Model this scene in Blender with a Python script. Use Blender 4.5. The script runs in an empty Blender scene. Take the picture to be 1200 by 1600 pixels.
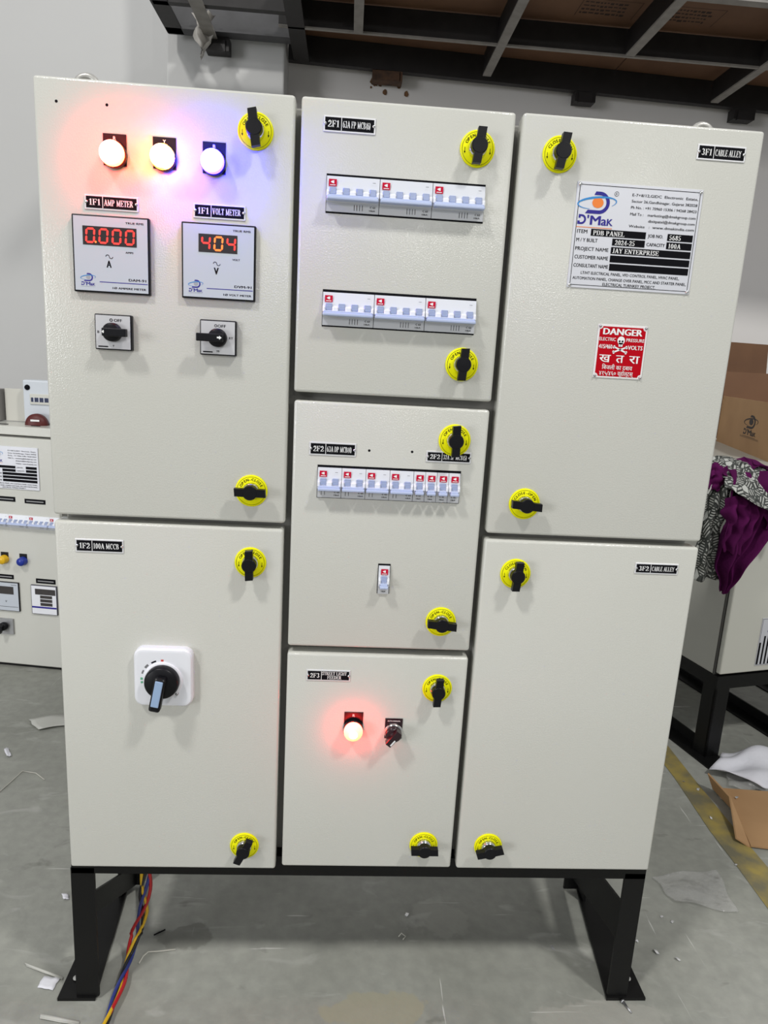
import bpy, bmesh, math, random
from mathutils import Vector, Matrix
random.seed(7)
scene = bpy.context.scene
COL = scene.collection
PI = math.pi
R = math.radians

# ------------------------------------------------------------------ camera, world, lights, exposure
cam_d = bpy.data.cameras.new('camera')
cam = bpy.data.objects.new('camera', cam_d); COL.objects.link(cam)
cam_d.sensor_fit = 'VERTICAL'; cam_d.sensor_height = 36.0; cam_d.lens = 36.0 * 1082.26 / 1600.0
cam_d.clip_start = 0.02; cam_d.clip_end = 60
_right = Vector((0.9972078, -0.0507415, 0.0547891))
_down = Vector((0.0425387, -0.2170300, -0.9752376))
_fwd = Vector((0.0613759, 0.9748453, -0.2142656))
m3 = Matrix((_right, -_down, -_fwd)).transposed()
cam.matrix_world = Matrix.Translation((-0.0675, -0.9935, 1.1045)) @ m3.to_4x4()
scene.camera = cam

world = bpy.data.worlds.new('hall_light'); scene.world = world; world.use_nodes = True
bg = world.node_tree.nodes['Background']
bg.inputs[0].default_value = (0.93, 0.96, 1.0, 1); bg.inputs[1].default_value = 0.33

def area(name, loc, target, size, power, color=(1, 0.985, 0.95)):
    d = bpy.data.lights.new(name, 'AREA'); d.shape = 'DISK'; d.size = size; d.energy = power; d.color = color
    o = bpy.data.objects.new(name, d); COL.objects.link(o); o.location = loc
    o.rotation_euler = (Vector(target) - Vector(loc)).to_track_quat('-Z', 'Y').to_euler()
    return o
area('high_bay_light', (-2.3, -2.3, 5.2), (0, 0, 0.6), 0.5, 120)
area('high_bay_light', (2.3, -2.3, 5.2), (0, 0, 0.6), 0.5, 120)
area('high_bay_light', (-2.6, -11.0, 4.4), (0, 0, 0.8), 0.25, 45)
area('high_bay_light', (1.2, -12.0, 4.2), (0, 0, 0.8), 0.25, 60)
area('high_bay_light', (3.8, -9.0, 4.3), (0, 0, 0.8), 0.25, 45)
area('added_side_fill', (-7.0, -6.0, 1.7), (0.6, 1.8, 1.6), 3.0, 240, (0.97, 0.98, 1.0))  # added fill from the unseen left, brightens the wall under the rack

scene.view_settings.view_transform = 'Standard'
scene.view_settings.look = 'None'
scene.view_settings.gamma = 1.0
scene.view_settings.use_curve_mapping = False
scene.view_settings.exposure = 0.0

# ------------------------------------------------------------------ materials
MATS = {}
def mat(name, color, rough=0.5, metal=0.0, bump=None, vary=None, emit=None, spec=0.5, coat=0.0, trans=0.0):
    """bump=(scale, strength, distance); vary=(scale, darker colour, amount)"""
    if name in MATS: return MATS[name]
    m = bpy.data.materials.new(name); m.use_nodes = True; nt = m.node_tree
    b = nt.nodes['Principled BSDF']
    b.inputs['Base Color'].default_value = (*color, 1); b.inputs['Roughness'].default_value = rough
    b.inputs['Metallic'].default_value = metal; b.inputs['Specular IOR Level'].default_value = spec
    b.inputs['Coat Weight'].default_value = coat
    if emit:
        b.inputs['Emission Color'].default_value = (*emit[0], 1); b.inputs['Emission Strength'].default_value = emit[1]
    tc = None
    if bump or vary:
        tc = nt.nodes.new('ShaderNodeTexCoord')
    if vary:
        n = nt.nodes.new('ShaderNodeTexNoise'); n.inputs['Scale'].default_value = vary[0]; n.inputs['Detail'].default_value = 5
        nt.links.new(tc.outputs['Object'], n.inputs['Vector'])
        r = nt.nodes.new('ShaderNodeMapRange'); r.inputs[1].default_value = 0.35; r.inputs[2].default_value = 0.75
        r.inputs[4].default_value = vary[2]
        nt.links.new(n.outputs[0], r.inputs[0])
        mx = nt.nodes.new('ShaderNodeMix'); mx.data_type = 'RGBA'
        mx.inputs[6].default_value = (*color, 1); mx.inputs[7].default_value = (*vary[1], 1)
        nt.links.new(r.outputs[0], mx.inputs[0]); nt.links.new(mx.outputs[2], b.inputs['Base Color'])
    if bump:
        n = nt.nodes.new('ShaderNodeTexNoise'); n.inputs['Scale'].default_value = bump[0]; n.inputs['Detail'].default_value = 2
        nt.links.new(tc.outputs['Object'], n.inputs['Vector'])
        bp = nt.nodes.new('ShaderNodeBump'); bp.inputs['Strength'].default_value = bump[1]; bp.inputs['Distance'].default_value = bump[2]
        nt.links.new(n.outputs[0], bp.inputs['Height']); nt.links.new(bp.outputs[0], b.inputs['Normal'])
    MATS[name] = m
    return m

PAINT = mat('textured_powder_paint', (0.60, 0.60, 0.555), 0.17, bump=(450, 0.36, 0.0008), vary=(3, (0.555, 0.55, 0.50), 0.5))
PAINT_SHADED = mat('gap_shaded_paint', (0.24, 0.235, 0.215), 0.5)  # door paint darkened on the body, shade of the door gaps in its colour
GASKET = mat('gasket_rubber', (0.06, 0.06, 0.055), 0.8)
BLACK_STEEL = mat('black_enamel_steel', (0.005, 0.005, 0.005), 0.4, bump=(150, 0.1, 0.001), spec=0.25)
BLACK = mat('black_plastic', (0.006, 0.006, 0.008), 0.35, spec=0.22)
BLACK_MATT = mat('black_print', (0.005, 0.005, 0.007), 0.7, spec=0.08)
WHITE_PRINT = mat('white_print', (0.85, 0.85, 0.85), 0.6)
YELLOW = mat('yellow_plastic_disc', (0.86, 0.85, 0.0), 0.4, spec=0.2)
CHROME = mat('polished_chrome', (0.75, 0.75, 0.76), 0.12, 1.0)
STEEL = mat('galvanised_steel', (0.45, 0.45, 0.46), 0.4, 1.0)
ALU = mat('brushed_aluminium_label', (0.78, 0.78, 0.80), 0.35, 0.25)
PLATEWHITE = mat('satin_white_plate', (0.66, 0.67, 0.72), 0.35, 0.15)
WHITE_PL = mat('white_plastic', (0.80, 0.81, 0.86), 0.3)
MCB_W = mat('breaker_white_plastic', (0.70, 0.72, 0.77), 0.3)
MCB_G = mat('breaker_lower_face', (0.55, 0.56, 0.58), 0.35)
LILAC = mat('lilac_toggle_plastic', (0.46, 0.53, 0.74), 0.28)
LILAC_D = mat('lilac_window_plastic', (0.33, 0.39, 0.58), 0.28)
CRIMSON = mat('crimson_sticker', (0.55, 0.004, 0.035), 0.5, spec=0.15)
DANGER_RED = mat('danger_sign_red', (0.46, 0.0, 0.008), 0.5, spec=0.12)
METERFACE = mat('meter_face', (0.52, 0.56, 0.62), 0.3)
SILVERFACE = mat('silver_switch_face', (0.62, 0.62, 0.64), 0.35, 0.3)
DISPLAY = mat('dark_display_window', (0.035, 0.03, 0.03), 0.15)
SEG_RED = mat('lit_segment_red', (0.5, 0.02, 0.02), 0.4, emit=((1.0, 0.045, 0.03), 1.3))
SEG_ORANGE = mat('lit_segment_orange', (0.5, 0.1, 0.02), 0.4, emit=((1.0, 0.20, 0.03), 1.5))
NAVY = mat('navy_print', (0.015, 0.008, 0.25), 0.5)
SKYBLUE = mat('sky_blue_print', (0.03, 0.25, 0.60), 0.5)
ORANGE = mat('orange_print', (0.85, 0.22, 0.03), 0.5)
GREEN = mat('green_print', (0.12, 0.42, 0.25), 0.5)
REDP = mat('red_print', (0.6, 0.05, 0.03), 0.5)
PALEBLUE = mat('pale_blue_insert', (0.30, 0.42, 0.62), 0.25)
MAROON = mat('glossy_dark_plastic', (0.020, 0.006, 0.010), 0.2)
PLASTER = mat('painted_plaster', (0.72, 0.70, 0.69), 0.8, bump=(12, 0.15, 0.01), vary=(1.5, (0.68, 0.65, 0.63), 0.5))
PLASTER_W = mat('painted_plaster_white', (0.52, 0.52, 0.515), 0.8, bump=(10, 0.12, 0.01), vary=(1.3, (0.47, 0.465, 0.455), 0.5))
PLY = mat('brown_film_plywood', (0.17, 0.085, 0.043), 0.75, bump=(60, 0.2, 0.002), vary=(4, (0.09, 0.042, 0.021), 0.8))
PLY_PRINT = mat('plywood_stamp_ink', (0.03, 0.014, 0.008), 0.8)
RACK = mat('dark_rack_steel', (0.014, 0.012, 0.012), 0.6, bump=(80, 0.2, 0.001), vary=(25, (0.006, 0.005, 0.005), 0.8))
RACK_G = mat('grey_rack_beam', (0.055, 0.055, 0.06), 0.5, bump=(80, 0.2, 0.001), vary=(12, (0.02, 0.02, 0.022), 0.8))
RACK_L = mat('underlit_grey_flange', (0.25, 0.235, 0.215), 0.6, vary=(30, (0.14, 0.13, 0.12), 0.6))  # flanges coloured paler than the webs, for light caught on their undersides
RUST = mat('rusted_anchor', (0.11, 0.055, 0.03), 0.85, vary=(30, (0.02, 0.014, 0.012), 0.9))
CARTON = mat('kraft_cardboard', (0.43, 0.255, 0.12), 0.8, vary=(7, (0.34, 0.19, 0.085), 0.7))
CARTON_D = mat('darker_kraft_cardboard', (0.17, 0.085, 0.042), 0.8, vary=(9, (0.12, 0.058, 0.03), 0.6))
PAPER = mat('crumpled_white_paper', (0.75, 0.75, 0.80), 0.8, bump=(35, 0.5, 0.004))
TAPE = mat('clear_tape_strip', (0.50, 0.50, 0.46), 0.4)
THREAD = mat('pale_thread', (0.55, 0.54, 0.48), 0.7)
PURPLE = mat('purple_cotton_cloth', (0.095, 0.006, 0.072), 0.9, bump=(70, 0.35, 0.004), vary=(14, (0.06, 0.004, 0.045), 0.8), spec=0.15)
REDCAP = mat('dark_red_plastic', (0.09, 0.008, 0.007), 0.5)
BOXBLUE = mat('pale_grey_enclosure', (0.60, 0.64, 0.69), 0.45)

def lamp_mat(name, rgb, strength):
    return mat(name, (0.8, 0.8, 0.8), 0.3, emit=(rgb, strength))
LAMP_R = lamp_mat('lit_red_lens', (1.0, 0.009, 0.002), 220)
LAMP_Y = lamp_mat('lit_amber_lens', (1.0, 0.20, 0.0), 72)
LAMP_B = lamp_mat('lit_blue_lens', (0.003, 0.001, 1.0), 320)
LAMP_R2 = lamp_mat('lit_red_lens_small', (1.0, 0.012, 0.004), 62)
CORE_W = lamp_mat('white_hot_led_core', (1.0, 1.0, 0.90), 3)
CORE_Y = lamp_mat('yellow_led_glow', (1.0, 0.60, 0.06), 1.0)
CORE_B = lamp_mat('blue_white_led_core', (0.95, 1.0, 1.0), 3)

def leaf_cloth():
    m = bpy.data.materials.new('leaf_pattern_cloth'); m.use_nodes = True; nt = m.node_tree; L = nt.links
    b = nt.nodes['Principled BSDF']; b.inputs['Roughness'].default_value = 0.6
    tc = nt.nodes.new('ShaderNodeTexCoord')
    vo = nt.nodes.new('ShaderNodeTexVoronoi'); vo.inputs['Scale'].default_value = 40
    an = nt.nodes.new('ShaderNodeMapping'); an.inputs['Scale'].default_value = (1.5, 1.5, 0.75); an.inputs['Rotation'].default_value = (0, R(35), 0)
    L.new(tc.outputs['Object'], an.inputs[0]); L.new(an.outputs[0], vo.inputs['Vector'])
    # stripes inside every leaf cell, turned by the cell's own random colour
    mp = nt.nodes.new('ShaderNodeVectorMath'); mp.operation = 'MULTIPLY_ADD'
    mp.inputs[1].default_value = (3.1, 3.1, 3.1)
    L.new(vo.outputs['Color'], mp.inputs[0]); L.new(tc.outputs['Object'], mp.inputs[2])
    rot = nt.nodes.new('ShaderNodeVectorRotate'); rot.rotation_type = 'EULER_XYZ'
    sc_ = nt.nodes.new('ShaderNodeVectorMath'); sc_.operation = 'SCALE'; sc_.inputs['Scale'].default_value = 3.0
    L.new(vo.outputs['Color'], sc_.inputs[0]); L.new(tc.outputs['Object'], rot.inputs['Vector']); L.new(sc_.outputs[0], rot.inputs['Rotation'])
    wv = nt.nodes.new('ShaderNodeTexWave'); wv.inputs['Scale'].default_value = 48; wv.inputs['Distortion'].default_value = 1.2
    L.new(rot.outputs[0], wv.inputs['Vector'])
    sep = nt.nodes.new('ShaderNodeSeparateColor'); L.new(vo.outputs['Color'], sep.inputs[0])
    cr = nt.nodes.new('ShaderNodeValToRGB')
    cr.color_ramp.elements[0].color = (0.015, 0.017, 0.015, 1); cr.color_ramp.elements[0].position = 0.32
    cr.color_ramp.elements[1].color = (0.42, 0.43, 0.40, 1); cr.color_ramp.elements[1].position = 0.68
    L.new(wv.outputs['Fac'], cr.inputs[0])
    mx = nt.nodes.new('ShaderNodeMix'); mx.data_type = 'RGBA'
    gt = nt.nodes.new('ShaderNodeMath'); gt.operation = 'GREATER_THAN'; gt.inputs[1].default_value = 0.84
    L.new(sep.outputs[0], gt.inputs[0]); L.new(gt.outputs[0], mx.inputs[0])
    L.new(cr.outputs[0], mx.inputs[6]); mx.inputs[7].default_value = (0.48, 0.49, 0.46, 1)
    mx2 = nt.nodes.new('ShaderNodeMix'); mx2.data_type = 'RGBA'
    vd = nt.nodes.new('ShaderNodeTexVoronoi'); vd.feature = 'DISTANCE_TO_EDGE'; vd.inputs['Scale'].default_value = 40
    L.new(an.outputs[0], vd.inputs['Vector'])
    lt = nt.nodes.new('ShaderNodeMath'); lt.operation = 'LESS_THAN'; lt.inputs[1].default_value = 0.07
    L.new(vd.outputs['Distance'], lt.inputs[0]); L.new(lt.outputs[0], mx2.inputs[0])
    L.new(mx.outputs[2], mx2.inputs[6]); mx2.inputs[7].default_value = (0.045, 0.05, 0.045, 1)
    L.new(mx2.outputs[2], b.inputs['Base Color'])
    return m
LEAF = leaf_cloth()

def floor_mat():
    m = bpy.data.materials.new('worn_concrete'); m.use_nodes = True; nt = m.node_tree; L = nt.links
    b = nt.nodes['Principled BSDF']
    tc = nt.nodes.new('ShaderNodeTexCoord')
    def noise(scale, detail=6, stretch=None, dist=0.0):
        n = nt.nodes.new('ShaderNodeTexNoise'); n.inputs['Scale'].default_value = scale; n.inputs['Detail'].default_value = detail
        n.inputs['Distortion'].default_value = dist
        if stretch:
            mp = nt.nodes.new('ShaderNodeMapping'); mp.inputs['Scale'].default_value = stretch[:3]; mp.inputs['Rotation'].default_value = (0, 0, stretch[3])
            L.new(tc.outputs['Object'], mp.inputs[0]); L.new(mp.outputs[0], n.inputs['Vector'])
        else: L.new(tc.outputs['Object'], n.inputs['Vector'])
        return n
    def ramp(n, p0, c0, p1, c1):
        r = nt.nodes.new('ShaderNodeValToRGB'); e = r.color_ramp.elements
        e[0].position = p0; e[0].color = (*c0, 1); e[1].position = p1; e[1].color = (*c1, 1)
        L.new(n.outputs[0], r.inputs[0]); return r
    def mix(f, a, c, mode='MIX'):
        x = nt.nodes.new('ShaderNodeMix'); x.data_type = 'RGBA'; x.blend_type = mode
        if isinstance(f, float): x.inputs[0].default_value = f
        else: L.new(f, x.inputs[0])
        L.new(a, x.inputs[6])
        if isinstance(c, tuple): x.inputs[7].default_value = (*c, 1)
        else: L.new(c, x.inputs[7])
        return x.outputs[2]
    base = ramp(noise(2.2, 8, dist=0.6), 0.32, (0.25, 0.255, 0.225), 0.68, (0.36, 0.365, 0.33)).outputs[0]
    fine = ramp(noise(38, 6), 0.35, (0.35, 0.35, 0.35), 0.7, (0.62, 0.62, 0.61)).outputs[0]
    c = mix(0.30, base, fine, 'OVERLAY')
    pale = ramp(noise(7, 7, (1, 2.2, 1, 0.5), 1.5), 0.60, (0, 0, 0), 0.72, (1, 1, 1)).outputs[0]
    c = mix(pale, c, mix(0.55, c, (0.47, 0.47, 0.44)))
    for st, th in (((1.2, 26, 1, 0.4), 0.715), ((30, 1.3, 1, 0.5), 0.735), ((1.2, 40, 1, -0.35), 0.73)):
        s = ramp(noise(3.0, 3, st), th - 0.012, (0, 0, 0), th + 0.012, (1, 1, 1)).outputs[0]
        c = mix(s, c, (0.52, 0.52, 0.49))
    dk = ramp(noise(11, 4, (1, 1.6, 1, 0.2), 0.4), 0.66, (0, 0, 0), 0.76, (1, 1, 1)).outputs[0]
    c = mix(dk, c, mix(0.6, c, (0.10, 0.10, 0.085)))
    # spilled stain on the bare floor in front of the cabinet
    def spot(cx, cy, rx, ry, col, amt):
        nonlocal c
        mp = nt.nodes.new('ShaderNodeMapping'); mp.vector_type = 'POINT'
        mp.inputs['Location'].default_value = (-cx / rx, -cy / ry, 0); mp.inputs['Scale'].default_value = (1 / rx, 1 / ry, 1)
        L.new(tc.outputs['Object'], mp.inputs[0])
        ln = nt.nodes.new('ShaderNodeVectorMath'); ln.operation = 'LENGTH'; L.new(mp.outputs[0], ln.inputs[0])
        nn = noise(24, 4)
        ad = nt.nodes.new('ShaderNodeMath'); ad.operation = 'MULTIPLY_ADD'; ad.inputs[1].default_value = 1.6
        L.new(nn.outputs[0], ad.inputs[0]); L.new(ln.outputs['Value'], ad.inputs[2])
        mr = nt.nodes.new('ShaderNodeMapRange'); mr.inputs[1].default_value = 1.85; mr.inputs[2].default_value = 1.70
        mr.inputs[3].default_value = 0; mr.inputs[4].default_value = amt
        L.new(ad.outputs[0], mr.inputs[0]); c = mix(mr.outputs[0], c, col)
    spot(0.03, -0.005, 0.09, 0.035, (0.33, 0.31, 0.225), 0.75)
    spot(0.17, 0.20, 0.06, 0.05, (0.38, 0.38, 0.34), 0.4)
    spot(-0.33, 0.15, 0.05, 0.03, (0.13, 0.13, 0.11), 0.5)
    spot(0.43, -0.02, 0.13, 0.03, (0.40, 0.39, 0.35), 0.45)
    L.new(c, b.inputs['Base Color'])
    rr = nt.nodes.new('ShaderNodeMapRange'); rr.inputs[3].default_value = 0.38; rr.inputs[4].default_value = 0.62
    L.new(noise(9).outputs[0], rr.inputs[0]); L.new(rr.outputs[0], b.inputs['Roughness'])
    bp = nt.nodes.new('ShaderNodeBump'); bp.inputs['Strength'].default_value = 0.25; bp.inputs['Distance'].default_value = 0.003
    L.new(noise(60, 4).outputs[0], bp.inputs['Height']); L.new(bp.outputs[0], b.inputs['Normal'])
    return m
FLOOR = floor_mat()

def line_mat():
    m = bpy.data.materials.new('worn_yellow_floor_paint'); m.use_nodes = True; nt = m.node_tree; L = nt.links
    b = nt.nodes['Principled BSDF']; b.inputs['Roughness'].default_value = 0.6
    tc = nt.nodes.new('ShaderNodeTexCoord'); n = nt.nodes.new('ShaderNodeTexNoise'); n.inputs['Scale'].default_value = 14; n.inputs['Detail'].default_value = 7
    L.new(tc.outputs['Object'], n.inputs['Vector'])
    r = nt.nodes.new('ShaderNodeValToRGB'); e = r.color_ramp.elements
    e[0].position = 0.36; e[0].color = (0.16, 0.145, 0.09, 1); e[1].position = 0.60; e[1].color = (0.33, 0.255, 0.07, 1)
    L.new(n.outputs[0], r.inputs[0]); L.new(r.outputs[0], b.inputs['Base Color'])
    return m
LINE = line_mat()

def film_mat():
    m = bpy.data.materials.new('clear_plastic_film'); m.use_nodes = True; nt = m.node_tree; L = nt.links
    nt.nodes.clear()
    out = nt.nodes.new('ShaderNodeOutputMaterial'); tr = nt.nodes.new('ShaderNodeBsdfTransparent')
    pb = nt.nodes.new('ShaderNodeBsdfPrincipled'); pb.inputs['Base Color'].default_value = (0.62, 0.62, 0.60, 1); pb.inputs['Roughness'].default_value = 0.12
    mx = nt.nodes.new('ShaderNodeMixShader'); mx.inputs[0].default_value = 0.22
    tc = nt.nodes.new('ShaderNodeTexCoord'); n = nt.nodes.new('ShaderNodeTexNoise'); n.inputs['Scale'].default_value = 22; n.inputs['Detail'].default_value = 3
    bp = nt.nodes.new('ShaderNodeBump'); bp.inputs['Strength'].default_value = 0.9; bp.inputs['Distance'].default_value = 0.02
    L.new(tc.outputs['Object'], n.inputs['Vector']); L.new(n.outputs[0], bp.inputs['Height']); L.new(bp.outputs[0], pb.inputs['Normal'])
    L.new(tr.outputs[0], mx.inputs[1]); L.new(pb.outputs[0], mx.inputs[2]); L.new(mx.outputs[0], out.inputs[0])
    return m
FILM = film_mat()

# ------------------------------------------------------------------ mesh helpers
class MB:
    """gathers shapes into one mesh; shapes on a panel use x right, z up, y depth (negative = towards the viewer)"""
    def __init__(s): s.bm = bmesh.new(); s.smooth = False
    def _tag(s, faces, mi):
        for f in faces: f.material_index = mi
    def box(s, x0, x1, y0, y1, z0, z1, mi=0, bevel=0.0, seg=2, only=None):
        vs = [s.bm.verts.new(p) for p in ((x0, y0, z0), (x1, y0, z0), (x1, y1, z0), (x0, y1, z0), (x0, y0, z1), (x1, y0, z1), (x1, y1, z1), (x0, y1, z1))]
        fs = [s.bm.faces.new([vs[i] for i in q]) for q in ((0, 3, 2, 1), (4, 5, 6, 7), (0, 1, 5, 4), (1, 2, 6, 5), (2, 3, 7, 6), (3, 0, 4, 7))]
        s._tag(fs, mi)
        if bevel:
            es = list({e for f in fs for e in f.edges})
            if only == 'front': es = [e for e in es if any(v.co.y < (y0 + y1) / 2 for v in e.verts)]
            if only == 'ydir': es = [e for e in es if abs(e.verts[0].co.y - e.verts[1].co.y) > 1e-6]
            bmesh.ops.bevel(s.bm, geom=es, offset=bevel, segments=seg, profile=0.5, affect='EDGES')
        return s
    def hexa(s, pts, mi=0):
        vs = [s.bm.verts.new(p) for p in pts]
        fs = [s.bm.faces.new([vs[i] for i in q]) for q in ((0, 3, 2, 1), (4, 5, 6, 7), (0, 1, 5, 4), (1, 2, 6, 5), (2, 3, 7, 6), (3, 0, 4, 7))]
        s._tag(fs, mi); return s
    def prism(s, poly, y0, y1, mi=0):
        a = [s.bm.verts.new((x, y0, z)) for x, z in poly]; b = [s.bm.verts.new((x, y1, z)) for x, z in poly]
        n = len(poly); fs = [s.bm.faces.new(a), s.bm.faces.new(b[::-1])]
        for i in range(n): fs.append(s.bm.faces.new((a[i], b[i], b[(i + 1) % n], a[(i + 1) % n])))
        s._tag(fs, mi); return s
    def flat(s, poly, y=-0.0003, mi=0):
        f = s.bm.faces.new([s.bm.verts.new((x, y, z)) for x, z in poly]); f.material_index = mi; return s
    def rect(s, x0, x1, z0, z1, y=-0.0003, mi=0): return s.flat([(x0, z0), (x1, z0), (x1, z1), (x0, z1)], y, mi)
    def lathe(s, prof, cx=0, cz=0, seg=32, mi=0):
        """prof: (radius, y) pairs, revolved about the y axis"""
        rings = []
        for r, y in prof:
            if r < 1e-7: rings.append([s.bm.verts.new((cx, y, cz))])
            else: rings.append([s.bm.verts.new((cx + r * math.cos(2 * PI * i / seg), y, cz + r * math.sin(2 * PI * i / seg))) for i in range(seg)])
        for a, b in zip(rings, rings[1:]):
            for i in range(seg):
                j = (i + 1) % seg
                if len(a) == 1 and len(b) == 1: continue
                if len(a) == 1: q = (a[0], b[i], b[j])
                elif len(b) == 1: q = (a[i], b[0], a[j])
                else: q = (a[i], b[i], b[j], a[j])
                f = s.bm.faces.new(q); f.material_index = mi; f.smooth = True
        return s
    def ring(s, cx, cz, r0, r1, a0=0, a1=360, y=-0.0003, mi=0, seg=40, rz=1.0, tilt=0.0):
        n = max(2, int(seg * abs(a1 - a0) / 360)); pts = []
        ct, st = math.cos(R(tilt)), math.sin(R(tilt))
        def P(r, a):
            x, z = r * math.cos(a), r * rz * math.sin(a)
            return (cx + x * ct - z * st, y, cz + x * st + z * ct)
        for i in range(n + 1):
            a = R(a0 + (a1 - a0) * i / n); pts.append((s.bm.verts.new(P(r0, a)), s.bm.verts.new(P(r1, a))))
        for p, q in zip(pts, pts[1:]):
            f = s.bm.faces.new((p[0], p[1], q[1], q[0])); f.material_index = mi
        return s
    def tube(s, pts, r, seg=8, mi=0, cap=True):
        pts = [Vector(p) for p in pts]; rings = []; up = Vector((0.31, 0.2, 0.93))
        for i, p in enumerate(pts):
            d = (pts[min(i + 1, len(pts) - 1)] - pts[max(i - 1, 0)]).normalized()
            a = d.cross(up)
            if a.length < 1e-3: a = d.cross(Vector((1, 0, 0)))
            a.normalize(); b = d.cross(a); rr = r[i] if isinstance(r, (list, tuple)) else r
            rings.append([s.bm.verts.new(p + rr * (math.cos(2 * PI * k / seg) * a + math.sin(2 * PI * k / seg) * b)) for k in range(seg)])
        for A, B in zip(rings, rings[1:]):
            for k in range(seg):
                f = s.bm.faces.new((A[k], A[(k + 1) % seg], B[(k + 1) % seg], B[k])); f.smooth = True; f.material_index = mi
        if cap:
            for q in (rings[0][::-1], rings[-1]): s.bm.faces.new(q).material_index = mi
        return s
    def grid(s, rows, mi=0):
        V = [[s.bm.verts.new(p) for p in row] for row in rows]
        for a, b in zip(V, V[1:]):
            for i in range(len(a) - 1):
                f = s.bm.faces.new((a[i], a[i + 1], b[i + 1], b[i])); f.smooth = True; f.material_index = mi
        return s
    def stroke(s, p, q, w, y=-0.0003, mi=0):
        p, q = Vector((p[0], p[1])), Vector((q[0], q[1])); d = (q - p).normalized(); n = Vector((-d.y, d.x)) * w / 2
        return s.flat([tuple(v) for v in (p - n, q - n, q + n, p + n)], y, mi)

def obj(name, mb, mats, parent=None, loc=(0, 0, 0), rot=(0, 0, 0), fix=True):
    me = bpy.data.meshes.new(name)
    if fix: bmesh.ops.recalc_face_normals(mb.bm, faces=mb.bm.faces[:])
    mb.bm.to_mesh(me); mb.bm.free()
    for m in (mats if isinstance(mats, (list, tuple)) else [mats]): me.materials.append(m)
    o = bpy.data.objects.new(name, me); COL.objects.link(o)
    o.location = loc; o.rotation_euler = rot
    if parent: o.parent = parent
    return o
def tag(o, label=None, cat=None, group=None, kind=None):
    if label: o['label'] = label
    if cat: o['category'] = cat
    if group: o['group'] = group
    if kind: o['kind'] = kind
    return o
def empty(name, loc=(0, 0, 0), rz=0.0):
    o = bpy.data.objects.new(name, None); COL.objects.link(o); o.location = loc; o.rotation_euler = (0, 0, rz); o.empty_display_size = 0.05
    return o
def copy_part(o, parent, loc):
    c = o.copy(); COL.objects.link(c); c.parent = parent; c.location = loc
    for ch in o.children:
        d = ch.copy(); COL.objects.link(d); d.parent = c
    return c

# ------------------------------------------------------------------ lettering
_tc = {}
def glyph_mesh(s, bold):
    k = s
    if k in _tc: return _tc[k]
    cu = bpy.data.curves.new('t', 'FONT'); cu.body = s; cu.size = 1.0; cu.resolution_u = 2
    o = bpy.data.objects.new('t', cu); COL.objects.link(o)
    dg = bpy.context.evaluated_depsgraph_get(); dg.update()
    me = o.evaluated_get(dg).to_mesh()
    V = [(v.co.x, v.co.y) for v in me.vertices]; F = [tuple(p.vertices) for p in me.polygons]
    o.evaluated_get(dg).to_mesh_clear()
    bpy.data.objects.remove(o); bpy.data.curves.remove(cu)
    _tc[k] = (V, F); return _tc[k]
CAP = 0.727
def txt(mb, s, x, z, h, w=None, align='L', y=-0.0003, mi=0, bold=0.02, rot=0.0):
    """h = cap height; w = total width to fit (optional)"""
    V, F = glyph_mesh(s, bold)
    if not V: return
    x0 = min(v[0] for v in V); x1 = max(v[0] for v in V); k = h / CAP
    kx = w / (x1 - x0) if w else k
    off = {'L': 0, 'C': -(x1 - x0) * kx / 2, 'R': -(x1 - x0) * kx}[align]
    c, sn = math.cos(rot), math.sin(rot)
    steps = (-1, 1) if 0 < bold < .03 else ((-1, 0, 1) if bold > 0 else (0,))
    for q_, st_ in enumerate(steps):                       # heavier strokes: the glyph again, a hair to either side
        vs = []
        for a, b in V:
            px, pz = (a - x0) * kx + off + st_ * bold * .9 * kx, b * k
            vs.append(mb.bm.verts.new((x + px * c - pz * sn, y - q_ * .00002, z + px * sn + pz * c)))
        for f in F:
            try: mb.bm.faces.new([vs[i] for i in f]).material_index = mi
            except ValueError: pass
def arc_txt(mb, s, cx, cz, rad, h, a0, a1, y, mi=0):
    n = len(s)
    for i, ch in enumerate(s):
        if ch == ' ': continue
        a = R(a0 + (a1 - a0) * (i + 0.5) / n)
        txt(mb, ch, cx + rad * math.cos(a), cz + rad * math.sin(a), h, align='C', y=y, mi=mi, bold=0.03, rot=a - PI / 2)

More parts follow.
